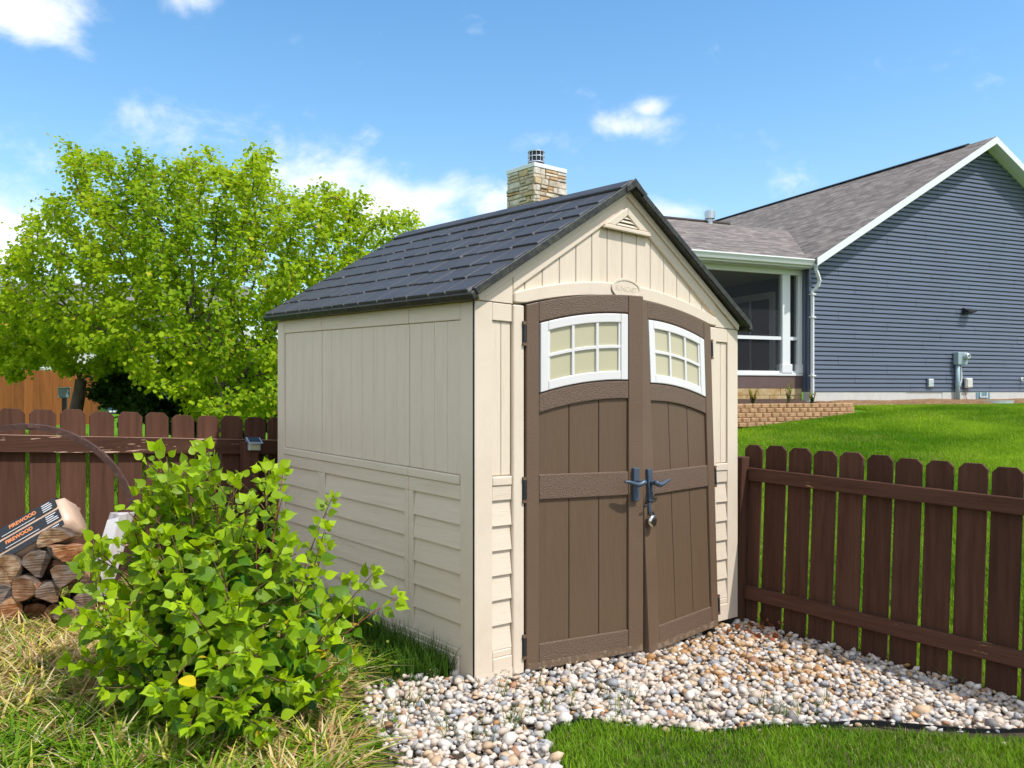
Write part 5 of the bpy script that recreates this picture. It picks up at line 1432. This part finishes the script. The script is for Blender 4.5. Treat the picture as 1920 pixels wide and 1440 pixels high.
def build_grass():
    rng = np.random.default_rng(9)
    # --- lawn in the lower right corner
    lawn_poly = [(p.x, p.y) for p in EDGE] + [(3.0, 1.6), (.0, 1.6)]
    n = 90000; x = rng.uniform(-.1, 2.9, n); y = rng.uniform(1.9, 3.75, n); ok = in_poly(x, y, lawn_poly); x, y = x[ok], y[ok]; n = len(x)
    cl = vnoise(x, y, 4.5, 2); c0 = np.array([.070, .190, .006]); c1 = np.array([.225, .390, .018])
    w = np.clip(rng.random(n) * .8 + cl * .5 - .15, 0, 1)[:, None]; col = c0 * (1 - w) + c1 * w; dry = rng.random(n) < .04 + .20 * np.clip(vnoise(x, y, 2.2, 15) - .62, 0, 1) * 2.5; col[dry] = (.40, .36, .15)
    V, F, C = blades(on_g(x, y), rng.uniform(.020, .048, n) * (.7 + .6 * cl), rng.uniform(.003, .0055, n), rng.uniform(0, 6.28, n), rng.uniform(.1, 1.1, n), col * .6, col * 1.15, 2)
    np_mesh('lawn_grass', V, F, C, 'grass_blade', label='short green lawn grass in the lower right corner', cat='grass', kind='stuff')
    # --- lawn beyond the right-hand fence
    n = 420000; y = 4.0 + 14.5 * rng.random(n) ** .9; x = y * rng.uniform(.17, .78, n); q = (x - 1.66) * CA + (y - 5.36) * SA
    hx = (x - HF.O.x) * HF.ex.x + (y - HF.O.y) * HF.ex.y; hy = (x - HF.O.x) * HF.ey.x + (y - HF.O.y) * HF.ey.y
    ok = (q > .03) & (hy < -.75) & ~((hy > -1.72) & (hx < .10)); x, y = x[ok], y[ok]; n = len(x)
    cl = vnoise(x, y, .8, 4) * .6 + vnoise(x, y, 2.6, 6) * .4; c0 = np.array([.095, .235, .006]); c1 = np.array([.265, .430, .020])
    w = np.clip(rng.random(n) * .5 + cl * 1.5 - .55, 0, 1.15)[:, None]; col = c0 * (1 - w) + c1 * w; dry = rng.random(n) < .02 + .16 * np.clip(vnoise(x, y, .9, 8) - .62, 0, 1) * 3; col[dry] = (.30, .29, .08)
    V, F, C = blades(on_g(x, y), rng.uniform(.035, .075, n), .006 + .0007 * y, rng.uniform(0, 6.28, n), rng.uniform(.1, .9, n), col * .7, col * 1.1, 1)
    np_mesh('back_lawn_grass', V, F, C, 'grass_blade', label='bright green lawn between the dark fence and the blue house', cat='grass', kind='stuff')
    # --- lawn beyond the left-hand fence
    n = 70000; y = rng.uniform(5.0, 13.0, n); x = y * rng.uniform(-.75, -.12, n); r = (x + 1.907) * -SA + (y - 6.0) * CA; ok = r > .06; x, y = x[ok], y[ok]; n = len(x)
    w = rng.random(n)[:, None]; col = c0 * (1 - w) + c1 * w * 1.0
    V, F, C = blades(on_g(x, y), rng.uniform(.04, .085, n), np.full(n, .011), rng.uniform(0, 6.28, n), rng.uniform(.1, .9, n), col * .7, col, 1)
    np_mesh('side_lawn_grass', V, F, C, 'grass_blade', label='lawn grass seen through gaps of the left fence', cat='grass', kind='stuff')
    # --- strappy half-dry clumps on the left
    gl = [(p.x, p.y) for p in GRAVEL_L]
    gl = [(a - .13, b) for a, b in gl]
    cover = gl[:6] + [(SH.p(-.10, .6, 0).x, SH.p(-.10, .6, 0).y), (SH.p(-.10, 2.3, 0).x, SH.p(-.10, 2.3, 0).y), (-2.2, 5.55), (-4.2, 4.0), (-2.6, 1.6), (-.6, 1.6)]
    nc = 1050; cx = rng.uniform(-4.2, -.2, nc * 3); cy = rng.uniform(1.7, 5.4, nc * 3); ok = in_poly(cx, cy, cover); cx, cy = cx[ok], cy[ok]
    dwall = ((cx - SX) * -CA + (cy - SY) * -SA)
    far = dwall > .40; cx, cy = cx[far], cy[far]
    k = 26; n = len(cx) * k; az = rng.uniform(0, 6.28, n); x = np.repeat(cx, k) + np.cos(az) * .035 * rng.random(n); y = np.repeat(cy, k) + np.sin(az) * .035 * rng.random(n)
    dryness = np.repeat(np.clip(.70 * vnoise(cx, cy, 1.4, 12) + .35 * rng.random(len(cx)) - .05 + .22 * (cy > 3.4), 0, 1), k)
    isdry = rng.random(n) < dryness * .95; colg0 = np.array([.060, .165, .008]); colg1 = np.array([.24, .38, .02]); w = rng.random(n)[:, None]; col = colg0 * (1 - w) + colg1 * w
    straw = np.array([(.68, .52, .24), (.74, .63, .36), (.50, .31, .14), (.60, .55, .10)])[rng.integers(0, 4, n)]; col[isdry] = straw[isdry] * rng.uniform(.75, 1.1, (isdry.sum(), 1))
    V, F, C = blades(on_g(x, y), rng.uniform(.08, .18, n), rng.uniform(.011, .021, n), az + rng.normal(size=n) * .5, rng.uniform(.6, 2.3, n), col * .75, col * 1.05, 4, 1.25)
    np_mesh('strappy_grass', V, F, C, 'grass_blade', label='half dry strappy green and straw coloured grass on the left', cat='grass', kind='stuff')
    # --- taller green grass along the shed's side wall, and leafy weeds
    n = 5200; t = rng.uniform(.12, 2.2, n); off = np.abs(rng.normal(size=n)) * .16 + .02; P = np.array([tuple(SH.p(-o, q, 0)) for q, o in zip(t, off)])
    w = rng.random(n)[:, None]; col = np.array([.028, .085, .008]) * (1 - w) + np.array([.10, .20, .02]) * w
    V, F, C = blades(on_g(P[:, 0], P[:, 1]), rng.uniform(.06, .19, n) * np.clip(1.2 - off * 1.5, .4, 1.2), rng.uniform(.004, .007, n), rng.uniform(0, 6.28, n), rng.uniform(.1, .8, n), col * .7, col * 1.1, 3)
    np_mesh('wall_grass', V, F, C, 'grass_blade', label='taller green grass tufts along the foot of the shed wall', cat='grass', kind='stuff')
    # --- weeds sprouting through the pebbles
    spots = [(938, 1225), (925, 1232), (1150, 1330), (1165, 1345), (1175, 1325), (1440, 1345), (1465, 1350), (1500, 1352), (1070, 1330), (1060, 1318), (800, 1330), (960, 1370), (980, 1350), (840, 1390), (900, 1400), (1030, 1345), (1010, 1300), (1330, 1350), (1540, 1330), (1790, 1290), (760, 1330), (730, 1370), (940, 1310)]
    PX, PY, HH = [], [], []
    for (u, v) in spots:
        p = at_ground(u, v); m = rng.integers(5, 16)
        PX += list(p.x + rng.normal(size=m) * .03); PY += list(p.y + rng.normal(size=m) * .03); HH += list(rng.uniform(.05, .13, m))
    PX, PY, HH = map(np.array, (PX, PY, HH)); n = len(PX); w = rng.random(n)[:, None]; col = np.array([.05, .12, .015]) * (1 - w) + np.array([.20, .27, .06]) * w
    V, F, C = blades(on_g(PX, PY, .012), HH, rng.uniform(.003, .006, n), rng.uniform(0, 6.28, n), rng.uniform(.2, 1.2, n), col * .8, col * 1.1, 3)
    np_mesh('gravel_weeds', V, F, C, 'grass_blade', label='thin green weeds sprouting between the pebbles', cat='weeds', kind='stuff')
    # --- low broad-leaved cover between shrub and pebbles
    n = 900; u = rng.uniform(560, 760, n); v = rng.uniform(1235, 1430, n); P = []
    for a, b in zip(u, v):
        p = at_ground(a, b); P.append((p.x, p.y, p.z + abs(rng.normal()) * .04))
    P = np.array(P); outp = ~in_poly(P[:, 0], P[:, 1], GRAVEL_POLY) | (rng.random(n) < .10); P = P[outp]; n = len(P)
    w = rng.random(n)[:, None]; col = np.array([.06, .16, .01]) * (1 - w) + np.array([.24, .36, .02]) * w
    dirs = rng.normal(size=(n, 3)); dirs[:, 2] = np.abs(dirs[:, 2]) * .4; ups = rng.normal(size=(n, 3)) * .5; ups[:, 2] += 1
    V, F, C = leaves(P, dirs, ups, rng.uniform(.02, .045, n), col, LEAF_T, LEAF_F3, LEAF_F4, 1.0)
    np_mesh('ground_cover', V, F, C, 'leaf_bush', smooth=True, label='low leafy ground cover between shrub and pebbles', cat='ground cover', kind='stuff')
    # --- dead leaves caught at the fence post
    n = 26; P = []
    for k in range(n):
        p = at_ground(rng.normal(1418, 34), rng.uniform(1172, 1215)); P.append((p.x, p.y, p.z + rng.uniform(.03, .09)))
    dirs = rng.normal(size=(n, 3)); ups = rng.normal(size=(n, 3))
    V, F, C = leaves(np.array(P), dirs, ups, rng.uniform(.025, .055, n), np.ones((n, 3)), LEAF_T, LEAF_F3, LEAF_F4, 1.1)
    np_mesh('dead_leaves', V, F, C, 'dead_leaf', label='brown dead leaves caught at the foot of the dark fence post', cat='dead leaves', kind='stuff')


build_grass()


# ------------------------------------------------------------------ firewood
def build_firewood():
    Yp = 4.45
    def log(u, v, ru, rv, shape, end, label, yaw=0., dY=0., L=.38, roll=0., face=.0, seed=0):
        """a split log lying towards the viewer: its cut end centred on the pixel"""
        rr = random.Random(seed * 7 + 3); Y = Yp + dY; c = at(u, v, Y); pm = Y / FPX
        yaw -= .50; ax = Vector((math.sin(yaw), math.cos(yaw), rr.uniform(-.16, -.04))).normalized(); rx = ax.cross(Vector((0, 0, 1))).normalized(); uz = rx.cross(ax).normalized()
        if shape == 'round': pts = [(math.cos(t), math.sin(t)) for t in [2 * math.pi * i / 18 for i in range(18)]]
        elif shape == 'half': pts = [(math.cos(t), math.sin(t) * 1.1 - .35) for t in [math.pi * i / 11 for i in range(12)]] + [(-.5, -.42), (.1, -.38), (.6, -.45)]
        elif shape == 'wedge': pts = [(-.95, .35), (-.75, .75), (-.3, .95), (.25, .95), (.75, .7), (.98, .3), (.55, -.25), (.1, -.95), (-.25, -.75), (-.6, -.2)]
        elif shape == 'quarter': pts = [(-.9, -.75), (-.2, -.85), (.9, -.6), (.85, .0), (.6, .5), (.1, .85), (-.5, .95), (-.8, .5), (-.95, -.1)]
        else: pts = [(-.95, -.65), (0, -.8), (.95, -.55), (.9, .35), (.3, .75), (-.6, .85), (-.98, .2)]
        n = len(pts); cr, sr = math.cos(roll), math.sin(roll)
        rings = []; K = 4
        for k in range(K):
            t = k / (K - 1); ring = []
            for i, (a, b) in enumerate(pts):
                j = 1 + .07 * mnoise.noise((a * 1.7 + seed, b * 1.7, t * 2)) + rr.uniform(-.025, .025); a2, b2 = (a * cr - b * sr) * j * ru * pm, (a * sr + b * cr) * j * rv * pm
                ring.append(c + rx * a2 + uz * b2 + ax * (t * L + face * (a2 * .8 + b2 * .3) * (1 - t) + (rr.uniform(-.006, .006) if k == 0 else 0)))
            rings.append(ring)
        m = MB(); vs = [p for r_ in rings for p in r_]
        cen = c + ax * .004; vs.append(cen); o = len(vs) - 1
        m.v = [tuple(p) for p in vs]; m.c = [(1, 1, 1)] * len(vs)
        for i in range(n): m.f.append((o, (i + 1) % n, i)); m.m.append(0)
        barky = {'round': lambda i: True, 'half': lambda i: i < 11, 'wedge': lambda i: i < 5, 'quarter': lambda i: 3 <= i <= 7}.get(shape, lambda i: i >= 5)
        for k in range(K - 1):
            for i in range(n): m.f.append((k * n + i, k * n + (i + 1) % n, (k + 1) * n + (i + 1) % n, (k + 1) * n + i)); m.m.append(1 if barky(i) else 2)
        m.f.append(tuple((K - 1) * n + i for i in range(n))); m.m.append(0)
        return obj('log', m, [end, 'log_bark', 'log_split'], None, fix=True, bevel=.004, label=label, cat='log', group='split firewood logs in the pile')
    log(96, 1010, 30, 26, 'half', 'log_tan', 'half round log with pale mossy end just below the wrapped bundle', .25, .05, roll=.35, seed=1)
    log(133, 1034, 34, 28, 'half', 'log_orange', 'orange brown half log on the right shoulder of the pile', -.2, .02, roll=math.pi - .1, face=.3, seed=2)
    log(70, 1060, 27, 28, 'wedge', 'log_grey', 'grey wedge log left of centre with lit upper edge', .1, .0, roll=.2, seed=3)
    log(119, 1082, 29, 23, 'wedge', 'log_grey', 'grey ribbed log at centre right of the pile, below the orange half log', .15, -.04, roll=-.3, seed=4)
    log(45, 1103, 27, 27, 'quarter', 'log_split', 'reddish freshly split log left of centre in the pile', .3, -.07, roll=.4, face=-.4, seed=5)
    log(94, 1113, 25, 23, 'wedge', 'log_grey', 'dark grey triangular log in the middle of the lower pile', -.1, -.06, roll=.5, seed=6)
    log(155, 1095, 24, 20, 'flat', 'log_grey', 'flat grey log half hidden by the shrub on the right of the pile', .1, .06, roll=-.2, seed=7)
    log(10, 1070, 27, 30, 'round', 'log_tan', 'tan log at the left edge of the photo under the bundle', .2, .03, roll=.2, seed=8)
    log(4, 1116, 22, 26, 'quarter', 'log_grey', 'dark log at the left edge halfway down the pile', .1, -.03, roll=.7, seed=9)
    log(22, 1142, 24, 22, 'quarter', 'log_orange', 'rusty brown log low on the left of the pile', -.1, -.07, roll=-.5, seed=10)
    log(65, 1148, 22, 20, 'flat', 'log_orange', 'small dark brown log tucked low in the centre of the pile', .1, .02, roll=.2, seed=11)
    log(103, 1152, 20, 20, 'quarter', 'log_orange', 'orange sided log at the bottom centre of the pile', .2, .0, roll=-.3, seed=12)
    log(130, 1158, 26, 21, 'half', 'log_grey', 'grey half log at the lower right foot of the pile', -.1, -.05, roll=-.4, seed=13)
    log(10, 1172, 30, 21, 'flat', 'log_tan', 'pale brown log at the bottom left corner of the pile', .1, -.09, roll=.1, seed=14)
    log(62, 1176, 26, 16, 'flat', 'log_grey', 'flat grey log on the ground at the foot of the pile', .05, -.05, roll=.05, seed=15)
    log(-25, 1090, 26, 28, 'wedge', 'log_tan', 'log mostly cut off by the left edge of the photo', .1, .0, roll=.3, seed=16)
    log(158, 1132, 22, 20, 'round', 'log_grey', 'round grey log low behind the shrub leaves', .0, .05, seed=17)
    # printed bundle resting on top
    Y = Yp + .10; a = at(-52, 1052, Y); b = at(122, 952, Y + .10); ax = (b - a).normalized(); L = (b - a).length
    nrm = Vector((0, -.86, .51)); nrm = (nrm - ax * nrm.dot(ax)).normalized(); side = ax.cross(nrm).normalized()
    if side.z < 0: side = -side
    B = Fr(a - nrm * .13, ax, -nrm, side)                    # x along the bundle, y into it, z up across the printed face
    B.O = a + nrm * .0
    t = thing('firewood_bundle', tuple(a.lerp(b, .5) - side * .12), 'printed paper wrapped firewood bundle lying tilted on top of the log pile', 'firewood bundle')
    hw = .105; body = MB(); K = 13; prof = []
    for i in range(20):
        th = 2 * math.pi * i / 20; ca, sa = math.cos(th), math.sin(th); e = .45
        prof.append((abs(ca) ** e * math.copysign(1, ca) * hw, abs(sa) ** e * math.copysign(1, sa) * hw))
    vs = []; n = len(prof)
    for k in range(K):
        x = L * k / (K - 1); sc_ = (.86 if k in (0, K - 1) else 1.0)
        for (q, r_) in prof:
            j = 1 + .025 * mnoise.noise((x * 8, q * 14, r_ * 14)) * (1 if 0 < k < K - 1 else 3); vs.append(B.p(x + (.012 * mnoise.noise((q * 30, r_ * 30, k)) if k in (0, K - 1) else 0), hw + q * sc_ * j, r_ * sc_ * j))
    fs = [(k * n + i, k * n + (i + 1) % n, (k + 1) * n + (i + 1) % n, (k + 1) * n + i) for k in range(K - 1) for i in range(n)] + [tuple(range(n - 1, -1, -1)), tuple((K - 1) * n + i for i in range(n))]
    wrap = obj('wrapper', body.add(vs, fs), 'wrap_tan', t, smooth=True, fix=True)
    # printed bands: upper face, front face, lower edge
    up = Fr(B.p(0, 0, hw * 1.0), ax, side * -1, -nrm * -1)
    TOP = Fr(B.p(0, hw * .15, hw + .0035), ax, -nrm, side)   # lies on the top face: x along, y back
    FRN = Fr(B.p(0, -.0035, 0), ax, -nrm, side)
    def plate(F, x0, x1, a0, a1, top, m, par, h=.0012, lift=.0):
        if top: return obj('print', MB().box(F, x0, x1, a0, a1, lift, lift + h), m, par)
        return obj('print', MB().box(F, x0, x1, -lift - h, -lift, a0, a1), m, par)
    def words(F, txt, x, a, size, top, m, lift):
        cu = bpy.data.curves.new('print_text', 'FONT'); cu.body = txt; cu.size = size; cu.align_x = 'CENTER'; cu.align_y = 'CENTER'; cu.extrude = .0006; cu.offset = .0012
        to = bpy.data.objects.new('tmp', cu); COL.objects.link(to); bpy.context.view_layer.update()
        me = bpy.data.meshes.new_from_object(to.evaluated_get(bpy.context.evaluated_depsgraph_get())); bpy.data.objects.remove(to)
        mm = MB(); mm.add([F.p(x + v.co.x, a + v.co.y, lift + v.co.z) if top else F.p(x + v.co.x, -lift - v.co.z, a + v.co.y) for v in me.vertices], [tuple(p.vertices) for p in me.polygons])
        obj('lettering', mm, m, wrap)
    rr = random.Random(3)
    for top, F, lo, hi, sz in ((True, TOP, .015, .095, .036), (False, FRN, .030, .092, .030), (False, FRN, -.048, .014, .030), (False, FRN, -.097, -.064, 0)):
        plate(F, L * .08, L * .94, lo, hi, top, 'print_black', wrap)
        if sz: words(F, 'FIREWOOD', L * (.58 if lo > 0 else .50), (lo + hi) / 2 + .006, sz, top, 'print_orange', .0022)
        for k in range(4 if sz else 2):
            z0 = lo + (hi - lo) * (.14 + (.21 if sz else .4) * k)
            for x0 in (.11, .79):
                plate(F, L * x0, L * (x0 + rr.uniform(.08, .13)), z0, z0 + .006, top, 'print_white', wrap, .0008, .0014)
        if sz: plate(F, L * .34, L * .70, lo + .006, lo + .010, top, 'print_white', wrap, .0008, .0014)
    # steel hoop of the log rack
    Yh = Yp + .33; c = at(52, 985, Yh); R = 186 / FPX * Yh; hd = Vector((math.cos(.22), math.sin(.22), 0)); hn = Vector((-hd.y, hd.x, .05)).normalized(); hu = Vector((0, -.06, 1)).normalized()
    n = 72; vs = []
    for i in range(n):
        th = 2 * math.pi * i / n; d = hd * math.cos(th) + hu * math.sin(th)
        for rr_, w in ((R + .016, -.020), (R + .016, .020), (R - .016, .020), (R - .016, -.020)): vs.append(c + d * rr_ + hn * w)
    t = thing('log_hoop', tuple(c - Vector((0, 0, R))), 'rusty brown steel hoop standing round the firewood pile', 'log rack')
    fs = [(4 * i + j, 4 * i + (j + 1) % 4, 4 * ((i + 1) % n) + (j + 1) % 4, 4 * ((i + 1) % n) + j) for i in range(n) for j in range(4)]
    obj('hoop', MB().add(vs, fs), 'rust_metal', t, fix=True)
    d = hd * math.cos(1.50) + hu * math.sin(1.50); tn = hd * -math.sin(1.50) + hu * math.cos(1.50); q = c + d * R; JF = Fr(q, tn, hn, d)
    obj('joint_clip', MB().box(JF, -.02, .02, -.024, .024, -.010, .008), 'rust_metal', t, bevel=.003)
    # weathered offcut leaning beside the pile
    Y = Yp + .26; a = at(204, 1085, Y); b = at(213, 955, Y + .14); ax = (b - a).normalized(); L = (b - a).length
    sx = Vector((math.cos(-.45), math.sin(-.45), 0)); sx = (sx - ax * sx.dot(ax)).normalized(); sy = ax.cross(sx)
    ax2 = (at(206, 953, Y + .1) - at(166, 1085, Y)).normalized()
    F = Fr(at(166, 1092, Y), sx, -sy if (-sy).y > 0 else sy, ax2)
    t = thing('weathered_offcut', tuple(F.O), 'weathered pale fence post offcut leaning beside the firewood', 'post')
    w = .095; z1 = .40
    vs = [F.p(*q) for q in ((0, 0, -.12), (w * 1.0, 0, -.12), (w * 1.0, w, -.12), (0, w, -.12), (0, 0, z1), (w, 0, z1 - .03), (w, w, z1), (0, w, z1 + .015))]
    obj('pale_face', MB().box(F, .003, w - .003, -.003, -.0008, -.11, z1 - .045), 'pale_wood', t)
    obj('timber', MB().add(vs, [(3, 2, 1, 0), (4, 5, 6, 7), (0, 1, 5, 4), (1, 2, 6, 5), (2, 3, 7, 6), (3, 0, 4, 7)]), 'grey_wood', t, fix=True, bevel=.003)


build_firewood()
